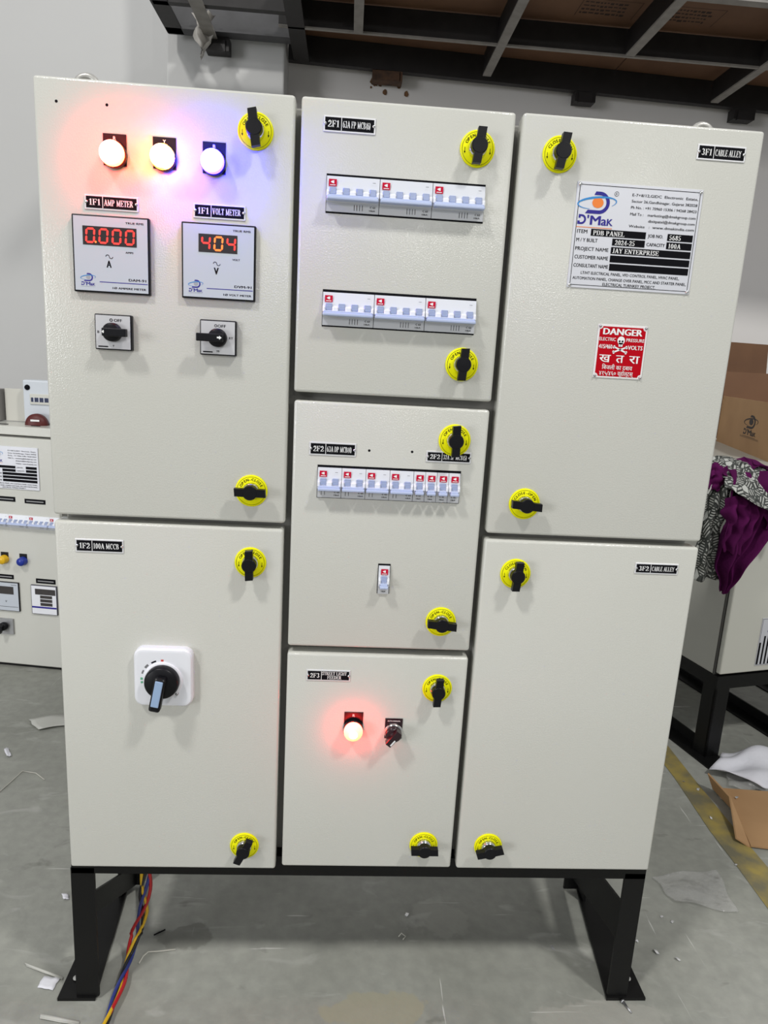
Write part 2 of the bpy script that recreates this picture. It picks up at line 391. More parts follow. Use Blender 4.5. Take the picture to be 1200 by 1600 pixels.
# engraved roman capitals drawn from strokes: V stem, H hairline, D diagonal, A arc
T, t = 0.17, 0.075
def _V(x, a=0, b=1, lo=1, hi=1): return ('V', x, a, b, lo, hi)
SER = {
 '0': (.60, [('A', .30, .5, .27, .5, 0, 360)]), '1': (.46, [_V(.24, 0, 1, 1, 0), ('D', .07, .80, .22, .96, t)]),
 '2': (.60, [('A', .29, .72, .24, .28, 190, -25), ('D', .49, .60, .05, .06, .12), ('H', .05, .03, .55), ('D', .50, .03, .57, .24, t)]),
 '3': (.58, [('A', .26, .75, .22, .25, 160, -90), ('A', .26, .27, .26, .27, 90, -160)]),
 '4': (.62, [_V(.42, 0, 1, 1, 0), ('D', .04, .30, .40, .97, t), ('H', .30, .03, .60)]),
 '5': (.58, [('H', .95, .14, .52), ('D', .14, .97, .11, .52, t), ('A', .26, .31, .27, .31, 115, -160)]),
 '6': (.60, [('A', .31, .31, .27, .31, 0, 360), ('A', .50, .42, .47, .58, 100, 182)]),
 '8': (.60, [('A', .30, .76, .23, .24, 0, 360), ('A', .30, .27, .27, .27, 0, 360)]),
 'A': (.74, [('D', .09, .03, .37, .98, t), ('D', .37, 1.0, .63, .03, T), ('H', .33, .18, .54), ('H', .035, 0, .22), ('H', .035, .50, .76)]),
 'B': (.66, [_V(.14, 0, 1), ('H', .96, .1, .34), ('H', .52, .1, .36), ('H', .04, .1, .36), ('A', .32, .75, .24, .25, 90, -90), ('A', .34, .27, .28, .27, 90, -90)]),
 'C': (.68, [('A', .37, .5, .34, .5, 50, 310), ('D', .60, .66, .60, .99, t)]),
 'D': (.74, [_V(.14), ('H', .96, .1, .36), ('H', .04, .1, .36), ('A', .33, .5, .37, .5, 90, -90)]),
 'E': (.64, [_V(.14), ('H', .96, .1, .56), ('H', .51, .1, .44), ('H', .04, .1, .58), ('D', .56, .76, .56, 1, t), ('D', .59, 0, .59, .26, t), ('D', .43, .38, .43, .64, t)]),
 'F': (.60, [_V(.14), ('H', .96, .1, .55), ('H', .51, .1, .44), ('D', .55, .74, .55, 1, t), ('D', .43, .38, .43, .64, t)]),
 'G': (.72, [('A', .37, .5, .34, .5, 45, 330), ('D', .60, .68, .60, .99, t), _V(.60, .06, .44, 0, 1)]),
 'H': (.76, [_V(.14), _V(.60), ('H', .5, .14, .60)]), 'I': (.34, [_V(.17)]),
 'J': (.44, [_V(.28, .18, 1, 0, 1), ('A', .17, .2, .19, .2, 0, -150)]),
 'L': (.62, [_V(.14), ('H', .04, .1, .56), ('D', .57, 0, .57, .28, t)]),
 'M': (.92, [('D', .13, 0, .13, 1, t), _V(.76), ('D', .13, 1, .43, .06, T), ('D', .43, .06, .76, 1, t), ('H', .035, .02, .26), ('H', .965, .02, .2)]),
 'N': (.76, [('D', .13, 0, .13, 1, t), ('D', .62, 0, .62, 1, t), ('D', .12, .98, .62, .04, T), ('H', .035, .02, .26), ('H', .965, .02, .2), ('H', .965, .5, .74)]),
 'O': (.74, [('A', .37, .5, .34, .5, 0, 360)]),
 'P': (.62, [_V(.14), ('H', .96, .1, .34), ('H', .46, .1, .34), ('A', .31, .71, .28, .28, 90, -90)]),
 'R': (.70, [_V(.14), ('H', .96, .1, .34), ('H', .50, .1, .34), ('A', .31, .73, .26, .26, 90, -90), ('D', .33, .48, .62, .02, T), ('H', .035, .52, .70)]),
 'S': (.56, [('A', .28, .75, .22, .25, 30, 265), ('A', .28, .26, .24, .26, 85, -150), ('D', .49, .68, .49, .98, t), ('D', .06, .02, .06, .32, t)]),
 'T': (.66, [_V(.33, 0, 1, 1, 0), ('H', .96, .03, .63), ('D', .05, .72, .05, 1, t), ('D', .61, .72, .61, 1, t)]),
 'V': (.74, [('D', .12, .98, .37, .02, T), ('D', .38, .02, .63, .98, t), ('H', .965, 0, .26), ('H', .965, .50, .74)]),
 'Y': (.72, [_V(.36, 0, .48, 1, 0), ('D', .10, .98, .37, .44, T), ('D', .37, .44, .62, .98, t), ('H', .965, 0, .24), ('H', .965, .5, .72)]),
 '(': (.32, [('A', .40, .45, .30, .62, 120, 240)]), ')': (.32, [('A', -.08, .45, .30, .62, 60, -60)]),
 '-': (.40, [('D', .05, .36, .33, .36, .12)]), '/': (.4, [('D', .02, -.05, .36, 1.05, t)]), ' ': (.30, []),
}
def roman(mb, s, x, z, h, w=None, align='L', y=-0.0003, mi=0):
    total = sum(SER[c][0] + .05 for c in s) - .05
    kx = w / total if w else h
    x += {'L': 0, 'C': -total * kx / 2, 'R': -total * kx}[align]
    for ch in s:
        wd, st = SER[ch]
        P = lambda a, b: (x + a * kx, z + b * h)
        def quad(x0, x1, z0, z1): mb.flat([P(x0, z0), P(x1, z0), P(x1, z1), P(x0, z1)], y, mi)
        for q in st:
            if q[0] == 'V':
                _, a, z0, z1, lo, hi = q; quad(a - T / 2, a + T / 2, z0, z1)
                if lo: quad(a - .17, a + .17, z0, z0 + .06)
                if hi: quad(a - .17, a + .17, z1 - .06, z1)
            elif q[0] == 'H': quad(q[2], q[3], q[1] - t / 2, q[1] + t / 2)
            elif q[0] == 'D':
                _, a, b, c, d, wq = q; wx = wq / 2 * (1.25 if abs(a - c) > .05 else 1)
                if abs(b - d) < .02: quad(a, c, b - wq / 2, b + wq / 2)
                else: mb.flat([P(a - wx, b), P(a + wx, b), P(c + wx, d), P(c - wx, d)], y, mi)
            elif q[0] == 'A':
                _, cx, cz, rx, rz, a0, a1 = q; n = max(4, int(abs(a1 - a0) / 24)); prev = None
                for i in range(n + 1):
                    a = R(a0 + (a1 - a0) * i / n); c_, s_ = math.cos(a), math.sin(a)
                    pr = (P(cx + rx * c_, cz + rz * s_), P(cx + (rx - T) * c_, cz + (rz - t) * s_))
                    if prev: mb.flat([prev[0], pr[0], pr[1], prev[1]], y, mi)
                    prev = pr
        x += (wd + .05) * kx

def maker_logo(mb, cx, cz, w, y, navy, sky, orange, text=True):
    """open D ring round a disc with a swoosh; w = swoosh width"""
    k = w / 0.050
    mb.ring(cx + .001 * k, cz, 0, .0072 * k, 0, 360, y, orange, 24, 0.85)
    mb.ring(cx + .003 * k, cz, .0088 * k, .0130 * k, -90, 90, y - .00005, navy, 40, 1.0)
    mb.flat([(cx - .0045 * k, cz + .0088 * k), (cx + .0032 * k, cz + .0088 * k), (cx + .0032 * k, cz + .0130 * k), (cx - .0025 * k, cz + .0130 * k)], y - .00005, navy)
    mb.flat([(cx - .0140 * k, cz - .0130 * k), (cx + .0032 * k, cz - .0130 * k), (cx + .0032 * k, cz - .0088 * k), (cx - .0110 * k, cz - .0088 * k)], y - .00005, navy)
    n = 30; prev = None
    for i in range(n + 1):
        a = R(250 - 290 * i / n); th = .0020 * k * (0.25 + math.sin(PI * i / n))
        c_, s_ = math.cos(a), math.sin(a)
        p = (cx + .025 * k * c_, cz + .0075 * k * s_ + .10 * (.025 * k * c_)); q = (cx + (.025 * k - th) * c_, cz + (.0075 * k - th) * s_ + .10 * (.025 * k * c_))
        if prev: mb.flat([prev[0], p, q, prev[1]], y - .0001, sky)
        prev = (p, q)
    if text:
        z = cz - .0260 * k; x = cx - .0225 * k; h = .0115 * k
        mb.rect(x, x + .003 * k, z + .0022 * k, z + .0040 * k, y, navy); mb.rect(x, x + .0050 * k, z, z + .0022 * k, y, navy)
        mb.rect(x + .001 * k, x + .0035 * k, z + .0072 * k, z + h - .0022 * k, y, navy); mb.rect(x + .001 * k, x + .0050 * k, z + h - .0022 * k, z + h, y, navy)
        mb.ring(x + .0050 * k, z + h / 2, h / 2 - .0024 * k, h / 2, -90, 90, y, navy, 24)
        txt(mb, "'", x + .0125 * k, z, h, y=y, mi=navy, bold=.03)
        txt(mb, 'M', x + .0165 * k, z, h, .0125 * k, y=y, mi=navy, bold=.03)
        txt(mb, 'a', x + .0305 * k, z, h, .0062 * k, y=y, mi=navy, bold=.03); txt(mb, 'K', x + .0378 * k, z, h * .74, .0072 * k, y=y, mi=navy, bold=.03)
        mb.rect(x - .001 * k, cx + .0225 * k, z - .0036 * k, z - .0028 * k, y, orange)

# ------------------------------------------------------------------ room
f = MB(); f.box(-6, 6, -14, 2.6, -0.10, 0.0); tag(obj('floor', f, FLOOR), kind='structure')
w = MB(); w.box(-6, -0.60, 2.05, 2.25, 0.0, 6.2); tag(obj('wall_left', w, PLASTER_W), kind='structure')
w = MB(); w.box(0, 6.6, 0, 0.2, 0.0, 6.2); tag(obj('wall_back', w, PLASTER, loc=(-0.60, 1.895, 0), rot=(0, 0, R(3.6))), kind='structure')
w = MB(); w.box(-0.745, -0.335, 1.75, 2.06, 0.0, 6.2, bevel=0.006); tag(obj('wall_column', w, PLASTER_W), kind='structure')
ln = MB()
ed = [(0.872, -0.55, 0.965), (0.878, 0.10, 0.960), (0.885, 0.36, 0.958), (0.885, 0.48, 0.955), (0.900, 0.70, 0.955), (0.905, 1.2, 0.965), (0.90, 1.8, 0.96)]
ln.grid([[(a, yy, 0.0012), ((a + b) / 2, yy, 0.0012), (b, yy, 0.0012)] for a, yy, b in ed])
tag(obj('trim_1', ln, LINE), kind='structure')

# ------------------------------------------------------------------ overhead rack
rack = empty('overhead_rack', (0, 1.7, 2.15))
tag(rack, 'dark steel overhead storage rack with brown plywood deck above the cabinet', 'rack')
def rp(name, mb, m): return obj(name, mb, m, rack, (0, -1.7, -2.15))
def channel(x0, y0, x1, y1, w, h, z=2.15, thick=.006, side=1):
    """L-section bar: wide flange below, web standing on one side"""
    d = Vector((x1 - x0, y1 - y0)); d.normalize(); n = Vector((-d.y, d.x)) * w * side
    a, b = Vector((x0, y0)), Vector((x1, y1)); m = MB()
    def slab(o0, o1, z0, z1, mi):
        p = [a + n * o0, b + n * o0, b + n * o1, a + n * o1]
        m.hexa([(v.x, v.y, z0) for v in p] + [(v.x, v.y, z1) for v in p], mi)
    slab(0, 1, z, z + thick, 1); slab(0, .16, z + thick, z + h, 0)
    return m
rp('back_beam', channel(-0.33, 1.835, 1.95, 1.978, .030, .085, side=1), [RACK, RACK])
b = MB(); b.box(-0.725, -0.310, 1.700, 1.706, 2.15, 2.235); b.box(-0.725, -0.310, 1.655, 1.700, 2.15, 2.156); rp('column_beam', b, RACK_G)
rp('joist', channel(-0.34, 1.575, 1.95, 1.590, .012, .083, side=1), [RACK, RACK_L])
rp('joist', channel(-0.34, 1.17, 1.95, 1.18, .030, .075, side=1), [RACK, RACK_L])
rp('end_beam', channel(-0.727, 1.17, -0.727, 1.70, .055, .085, side=-1), [RACK, RACK])
rp('end_beam', channel(-0.310, 1.17, -0.310, 1.84, .055, .085, side=-1), [RACK, RACK])
for x, ya, yb in ((-0.094, 1.18, 1.575), (0.385, 1.18, 1.835), (0.822, 1.18, 1.575), (1.295, 1.18, 1.91), (1.75, 1.18, 1.93)):
    rp('cross_bar', channel(x, ya, x, yb, .030, .078, z=2.148, side=-1), [RACK, RACK_L])
rp('cross_bar', channel(-0.60, 1.18, -0.60, 1.70, .042, .05, z=2.140, side=-1), [RACK, RACK_L])
b = MB(); b.box(-0.72, -0.31, 1.475, 1.50, 2.15, 2.215); rp('tie_bar', b, RACK)
for x0, x1 in ((-0.30, 0.905), (0.91, 2.0)):
    p = MB(); yb_ = lambda x: 1.885 + .0629 * (x + .60); p.hexa([(x0, 1.17, 2.236), (x1, 1.17, 2.236), (x1, yb_(x1), 2.236), (x0, yb_(x0), 2.236), (x0, 1.17, 2.254), (x1, 1.17, 2.254), (x1, yb_(x1), 2.254), (x0, yb_(x0), 2.254)]); rp('plywood_board', p, PLY)
def stamp(ox, oy, ang, flip):
    s = MB(); c, sn = math.cos(ang), math.sin(ang)
    def q(x0, x1, y0, y1):
        s.bm.faces.new([s.bm.verts.new((ox + x * c - y * sn, oy + x * sn + y * c, 2.2355)) for x, y in ((x0, y0), (x0, y1), (x1, y1), (x1, y0))])
    for k in range(4):
        x = 0.01
        while x < 0.15:
            w_ = random.uniform(.006, .018); q(x, x + w_, .016 + k * .022, .016 + k * .022 + random.uniform(.006, .013)); x += w_ + .004
    q(0, .19, 0, .002); q(0, .002, 0, .11); q(.188, .19, 0, .11)
    rp('stencil_mark', s, PLY_PRINT)
stamp(0.62, 1.42, 0.0, 0); stamp(0.89, 1.42, 0.0, 0)
for x0, x1, yy, zz, m_ in ((-0.022, 0.090, 1.87, 2.118, RUST), (0.760, 0.840, 1.915, 2.115, RACK), (1.415, 1.50, 1.955, 2.112, RACK), (-0.60, -0.52, 1.70, 2.108, RACK)):
    b = MB(); b.box(x0, x1, yy - .008, yy + .045, zz, 2.152); b.box(x0 + .012, x1 - .012, yy - .014, yy, zz - .004, zz + .03)
    rp('wall_bracket', b, m_)
for i in range(9):
    a0 = random.uniform(0, 6); px = random.uniform(-.05, .13); pz = 2.135 - random.uniform(0, .05) * (1.2 - abs(px - .04) * 6); rr = random.uniform(.004, .016)
    st_ = MB(); st_.flat([(px + rr * random.uniform(.6, 1.1) * math.cos(a0 + k * PI / 4), pz + rr * random.uniform(.6, 1.3) * math.sin(a0 + k * PI / 4)) for k in range(8)], 1.8925 + .0629 * (px + .60))
    rp('rust_stain', st_, mat('rust_on_plaster', (.20, .10, .045) , .9, vary=(40, (.06, .035, .02), .9)))
s = MB()
rows = []
for i in range(9):
    v = i / 8; row = []
    for j in range(9):
        u = j / 8; wdt = .085 * (1 - .75 * v)
        row.append((-.60 + (u - .5) * wdt * .9 + .012 * math.sin(9 * v + 3 * u), 1.655 + .018 * math.sin(7 * u + 5 * v), 2.20 - .13 * v + .006 * math.sin(13 * u)))
    rows.append(row)
s.grid(rows)
tag(obj('plastic_bag_scrap', s, mat('dusty_plastic', (0.40, 0.38, 0.35), 0.5)), 'crumpled grey plastic scrap hanging from the left end of the overhead rack', 'plastic bag')

# ------------------------------------------------------------------ the distribution panel
panel = empty('distribution_panel', (0, 0, 0))
tag(panel, 'large light grey floor-standing electrical panel with seven doors, meters and breakers, on a black stand', 'electrical panel')

b = MB(); b.box(-0.476, 0.476, 0.036, 0.290, 0.288, 1.428, bevel=.003)
obj('cabinet_body', b, PAINT_SHADED, panel)
DOORS = [(-0.4801, -0.1493, 0.8622, 1.4318), (-0.4801, -0.1512, 0.2763, 0.8531),
         (-0.1414, 0.1402, 1.0540, 1.4318), (-0.1406, 0.1393, 0.6708, 1.0423), (-0.1408, 0.1394, 0.2822, 0.6596),
         (0.1498, 0.4800, 0.8603, 1.4328), (0.1490, 0.4797, 0.2812, 0.8509)]
for x0, x1, z0, z1 in DOORS:
    cx, cz = (x0 + x1) / 2, (z0 + z1) / 2; hw, hh = (x1 - x0) / 2, (z1 - z0) / 2
    d = MB(); d.box(-hw, hw, 0, 0.030, -hh, hh, bevel=.0042, seg=4)
    for fc in d.bm.faces: fc.smooth = True
    do = obj('door', d, PAINT, panel, (cx, 0, cz))
    g = MB(); i_ = .012
    for q in ((-hw + i_, hw - i_, hh - i_ - .01, hh - i_), (-hw + i_, hw - i_, -hh + i_, -hh + i_ + .01), (-hw + i_, -hw + i_ + .01, -hh + i_, hh - i_), (hw - i_ - .01, hw - i_, -hh + i_, hh - i_)):
        g.box(q[0], q[1], .0295, .0365, q[2], q[3])
    obj('gasket', g, GASKET, do)
for x, z in ((-0.4514, 1.4026), (-0.3884, 1.4027), (-0.0312, 0.9758), (0.0309, 0.9769)):
    h = MB(); h.lathe([(0, -.0002), (.0017, -.0002), (.0019, 0)], seg=14); obj('screw_hole', h, BLACK_MATT, panel, (x, 0, z))
for x in (-0.447, 0.4385):
    e = MB(); e.tube([(.0155 * math.cos(a), 0, .0215 + .0155 * math.sin(a)) for a in [R(i * 15) for i in range(25)]], .0048, 10, cap=False)
    e.box(-.011, .011, -.011, .011, -.002, .008, bevel=.002)
    obj('lifting_eye', e, mat('pale_cast_steel', (0.50, 0.49, 0.46), 0.35, 0.5), panel, (x, 0.10, 1.430))

# stand
st = MB(); zt, zb = 0.288, 0.2515
st.box(-0.4855, 0.4845, 0.016, 0.048, zb, zt); st.box(-0.4855, 0.4845, 0.25, 0.28, zb, zt)
st.box(-0.4855, -0.455, 0.048, 0.25, zb, zt); st.box(0.455, 0.4845, 0.048, 0.25, zb, zt)
stand = obj('stand_frame', st, BLACK_STEEL, panel)
for sx in (-1, 1):
    xo = -0.4870 if sx < 0 else 0.4845
    xi = xo + (.038 if sx < 0 else -.036)
    for ya, yb, yc, yd in ((.016, .021, .021, .055), (.275, .280, .240, .275)):
        l = MB(); l.box(min(xo, xi), max(xo, xi), ya, yb, .006, zb + .01); l.box(min(xo, xo - sx * .005), max(xo, xo - sx * .005), yc, yd, .006, zb + .01)
        obj('leg', l, BLACK_STEEL, stand)
    l = MB(); xp = .446 if sx > 0 else .4545
    def P3(x, y, z): return (sx * x, y, z)
    l.hexa([P3(xp, .012, 0), P3(.518, .012, 0), P3(.518, .29, 0), P3(.480, .29, 0), P3(xp, .012, .006), P3(.518, .012, .006), P3(.518, .29, .006), P3(.480, .29, .006)])
    obj('foot_plate', l, BLACK_STEEL, stand)
    bh = MB(); bh.lathe([(0, 0), (.0055, 0), (.0055, .0015), (0, .0016)], seg=16); obj('bolt_hole', bh, mat('bare_floor_seen_through_hole', (0.42, 0.42, 0.40), 0.6), stand, (sx * .500, .050, .0078), (R(90), 0, 0))
    l = MB()
    if sx < 0: q = ((.022, .160), (.278, .004), (.278, .052), (.022, .204))
    else: q = ((.022, .110), (.278, .036), (.278, .118), (.022, .186))
    xa, xb = (sx * .4665, sx * .4620)
    l.hexa([(xa, q[0][0], q[0][1]), (xb, q[0][0], q[0][1]), (xb, q[1][0], q[1][1]), (xa, q[1][0], q[1][1]), (xa, q[3][0], q[3][1]), (xb, q[3][0], q[3][1]), (xb, q[2][0], q[2][1]), (xa, q[2][0], q[2][1])])
    obj('diagonal_brace', l, BLACK_STEEL, stand)

# door locks
def door_lock(x, z, ang, closefirst=False):
    d = MB(); d.lathe([(.0115, 0), (.0232, 0), (.0233, -.0010), (.0226, -.0022), (.0115, -.0022)], seg=48)
    o = obj('door_lock', d, YELLOW, panel, (x, 0, z))
    p = MB(); p.ring(0, 0, .0204, .0208, 0, 360, -.0025, 0, 48)
    arc_txt(p, 'CLOSE-OPEN' if closefirst else 'OPEN-CLOSE', 0, 0, .0148, .0040, 158, 22, -.0025)
    for sx in (-1, 1):
        p.rect(sx * .0170 - .0003, sx * .0170 + .0003, -.0045, .0010, -.0025)
        p.flat([(sx * .0170 - .0012, -.0040), (sx * .0170 + .0012, -.0040), (sx * .0170, -.0068)], -.0025)
    obj('lock_lettering', p, BLACK_MATT, o)
    c = MB(); c.lathe([(.0128, -.002), (.0128, -.0035), (.0118, -.0075), (.0100, -.0115), (0, -.0115)], seg=36)
    obj('lock_barrel', c, CHROME, o)
    h = MB(); h.lathe([(0, -.0110), (.0108, -.0110), (.0106, -.0200), (.0095, -.0212), (0, -.0214)], seg=28)
    for fc in h.bm.faces: fc.smooth = False
    for sg in (-1, 1):
        a = [(.0058, .006), (-.0058, .006), (-.0054, .0215), (.0058, .0225)]
        h.prism([(xx * sg, zz * sg) for xx, zz in a], -.0115, -.0208)
    obj('wing_handle', h, BLACK, o, rot=(0, R(ang), 0))
    return o
for x, z, a, cf in ((-0.1996, 1.3848, -8, 0), (0.0917, 1.3838, 6, 0), (0.2026, 1.3847, 8, 1), (0.0929, 1.1040, 3, 0), (0.0912, 0.9966, -2, 0),
                    (-0.1985, 0.9094, 90, 0), (0.2023, 0.9078, 94, 1), (-0.1984, 0.8014, -2, 0), (0.1993, 0.7995, 4, 1), (0.0912, 0.7184, 95, 0),
                    (0.0937, 0.6078, 3, 0), (-0.2018, 0.3212, 26, 0), (0.0912, 0.3270, 90, 0), (0.1990, 0.3260, 76, 0)):
    door_lock(x, z, a, bool(cf))

# engraved name plates
def nameplate(x0, x1, z0, z1, left, right, split=.30, second=None, parent=panel):
    w_, h_ = x1 - x0, z1 - z0
    p = MB(); p.box(0, w_, -.0012, 0, 0, h_, bevel=.0004, seg=1)
    o = obj('nameplate', p, ALU, parent, (x0, 0, z0))
    f_ = MB(); e = .0021
    f_.box(e, w_ - e, -.0015, -.0008, e, h_ - e); obj('black_field', f_, BLACK_MATT, o)
    g = MB(); y = -.0017; g.rect(w_ * split - .0004, w_ * split + .0004, e, h_ - e, y)
    hh = h_ * .42
    roman(g, left, w_ * .085, h_ / 2 - hh / 2, hh, w_ * (split - .125), y=y)
    if second:
        for k, s_ in enumerate((right, second)): roman(g, s_, w_ * (split + .93) / 2, h_ * (.54 - .36 * k), hh * .75, w_ * (.56 if k == 0 else .32), 'C', y=y)
    else: roman(g, right, w_ * (split + .93) / 2, h_ / 2 - hh / 2, hh, w_ * (.90 - split - .02), 'C', y=y)
    obj('engraving', g, WHITE_PRINT, o)
    for sx in (.0025, w_ - .0025):
        s_ = MB(); s_.lathe([(0, -.0030), (.0012, -.0028), (.0023, -.0016), (.0023, -.001)], sx, h_ / 2, 16); obj('screw', s_, CHROME, o)
nameplate(-0.4203, -0.3511, 1.2762, 1.2947, '1F1', 'AMP METER', .34)
nameplate(-0.2797, -0.2112, 1.2745, 1.2932, '1F1', 'VOLT METER', .34)
nameplate(-0.1122, -0.0442, 1.3910, 1.4106, '2F1', '63A FP MCB(6)', .345)
nameplate(0.3896, 0.4568, 1.3914, 1.4109, '3F1', 'CABLE ALLEY', .34)
nameplate(-0.1172, -0.0500, 0.9658, 0.9849, '2F2', '63A DP MCB(4)', .35)
nameplate(0.0516, 0.1174, 0.9636, 0.9800, '2F2', '32A SP MCB(5)', .35)
nameplate(-0.4507, -0.3819, 0.8078, 0.8277, '1F2', '100A MCCB', .35)
nameplate(-0.1106, -0.0428, 0.6152, 0.6334, '2F3', 'STREET LIGHT', .34, 'FEEDER')
nameplate(0.3830, 0.4508, 0.8070, 0.8243, '3F2', 'CABLE ALLEY', .36)

# indicator lamps
def indicator(x, z, letter, lens, lx=None, lz=None, parent=panel, plate_m=None, r=.0158, core=(CORE_W, None)):
    c = MB(); c.lathe([(r * .55, 0), (r * 1.04, -.001), (r * 1.05, -.008), (r * .96, -.010), (0, -.010)], seg=36)
    o = obj('indicator_lamp', c, plate_m or BLACK, parent, (x, 0, z))
    p = MB(); p.box(-.0148, .0148, -.0012, 0, -.012, .0262); obj('legend_plate', p, BLACK, o)
    g = MB(); txt(g, letter, 0, .0188, .0046, align='C', y=-.0015); obj('letter', g, WHITE_PRINT, o)
    l = MB(); l.lathe([(r * .95, -.009), (r, -.012), (r * .985, -.0165), (r * .93, -.0188)], seg=40)
    ln_ = obj('lens', l, lens, o)
    l = MB(); rc_ = core[1]
    pr = [(r * .93, -.0188), (r * .80, -.0212), (r * .6, -.0232), (r * .45, -.0242), (r * .3, -.0250), (0, -.0255)]
    l.lathe(pr[:4] if rc_ else pr, seg=40, mi=0)
    if rc_: l.lathe(pr[3:], seg=40, mi=1)
    obj('led_core', l, [core[0], core[1] or core[0]], o)
    return o
indicator(-0.3795, 1.3430, 'R', LAMP_R, r=.0155); indicator(-0.3163, 1.3433, 'Y', LAMP_Y, r=.0152); indicator(-0.2526, 1.3420, 'B', LAMP_B, r=.0150, core=(CORE_B, None))
indicator(-0.0345, 0.5370, 'R', LAMP_R2, r=.0148, core=(CORE_Y, CORE_W))

# digital meters
SEGS = {'0': 'abcdef', '4': 'fgbc', '8': 'abcdefg'}
def digit(mb, ch, x, z, w_, h_, y, mi, sl=.06):
    th = w_ * .20; g_ = th * .18
    def P(a, b): return (x + a + sl * (b), z + b)
    def hs(zc): mb.flat([P(g_ + th * .5, zc), P(g_ + th, zc + th / 2), P(w_ - g_ - th, zc + th / 2), P(w_ - g_ - th * .5, zc), P(w_ - g_ - th, zc - th / 2), P(g_ + th, zc - th / 2)], y, mi)
    def vs(xc, z0, z1): mb.flat([P(xc, z0 + g_), P(xc + th / 2, z0 + g_ + th / 2), P(xc + th / 2, z1 - g_ - th / 2), P(xc, z1 - g_), P(xc - th / 2, z1 - g_ - th / 2), P(xc - th / 2, z0 + g_ + th / 2)], y, mi)
    m_ = h_ / 2
    for s_ in SEGS[ch]:
        if s_ == 'a': hs(h_ - th / 2)
        if s_ == 'g': hs(m_)
        if s_ == 'd': hs(th / 2)
        if s_ == 'f': vs(th / 2, m_, h_ - th / 2)
        if s_ == 'b': vs(w_ - th / 2, m_, h_ - th / 2)
        if s_ == 'e': vs(th / 2, th / 2, m_)
        if s_ == 'c': vs(w_ - th / 2, th / 2, m_)
def meter(x0, x1, z0, z1, kind):
    W, H = x1 - x0, z1 - z0
    b = MB(); b.box(0, W, -.0065, 0, 0, H, bevel=.0012, only='front'); o = obj('digital_meter', b, BLACK, panel, (x0, 0, z0))
    f_ = MB(); f_.box(.0022, W - .0022, -.0069, -.006, .0022, H - .0022); obj('face', f_, METERFACE, o)
    if kind == 'A': dx0, dx1, dz0, dz1 = .0140, .0835, .0600, .0835
    else: dx0, dx1, dz0, dz1 = .0225, .0735, .0600, .0830
    d = MB(); d.box(dx0, dx1, -.0072, -.0066, dz0, dz1); obj('display', d, DISPLAY, o)
    y = -.0075; g = MB(); hh = (dz1 - dz0) * .82; zz = dz0 + (dz1 - dz0) * .09
    if kind == 'A':
        for i in range(4): digit(g, '0', dx0 + .0030 + i * .0170, zz, .0125, hh, y, 0)
        g.ring(dx0 + .0166, zz + .0018, 0, .0014, 0, 360, y, 1, 12)
    else:
        for i, ch in enumerate('404'): digit(g, ch, dx0 + .0028 + i * .0166, zz, .0125, hh, y, 1 if i == 1 else 0)
    obj('lit_digits', g, [SEG_RED, SEG_ORANGE], o)
    p = MB(); y = -.0071
    txt(p, 'TRUE RMS', W * .93, H * .905, .0026, .0235, 'R', y=y, bold=.03)
    txt(p, 'AMPS' if kind == 'A' else 'VOLT', W * .79, H * .53, .0024, .0100, 'R', y=y, bold=.03)
    for a, (cx, s0) in enumerate(((W * .45, 180), (W * .45 + .0046, -180))):
        p.ring(cx + .0003, H * .475, .0018, .0026, s0 - (0 if a else 180) + (180 if a else 180) if False else (0 if a == 0 else 180), 180 if a == 0 else 360, y, 0, 24)
    txt(p, kind, W * .47, H * .335, .0092, .0058, 'C', y=y, bold=.05)
    txt(p, 'DAM-91' if kind == 'A' else 'DVM-91', W * .95, H * .172, .0032, .0225, 'R', y=y, bold=.03)
    txt(p, '1Ø AMPERE METER' if kind == 'A' else '1Ø VOLT METER', W * .95, H * .060, .0026, W * (.44 if kind == 'A' else .38), 'R', y=y, bold=.03)
    p.rect(W * .34, W * .97, H * .138, H * .148, y, 1)
    maker_logo(p, W * .19, H * .195, .020, y, 1, 2, 3)
    obj('face_print', p, [BLACK_MATT, NAVY, SKYBLUE, mat('grey_print', (0.35, 0.36, 0.40), 0.5)], o)
meter(-0.4360, -0.3362, 1.1713, 1.2690, 'A'); meter(-0.2943, -0.1967, 1.1714, 1.2683, 'V')

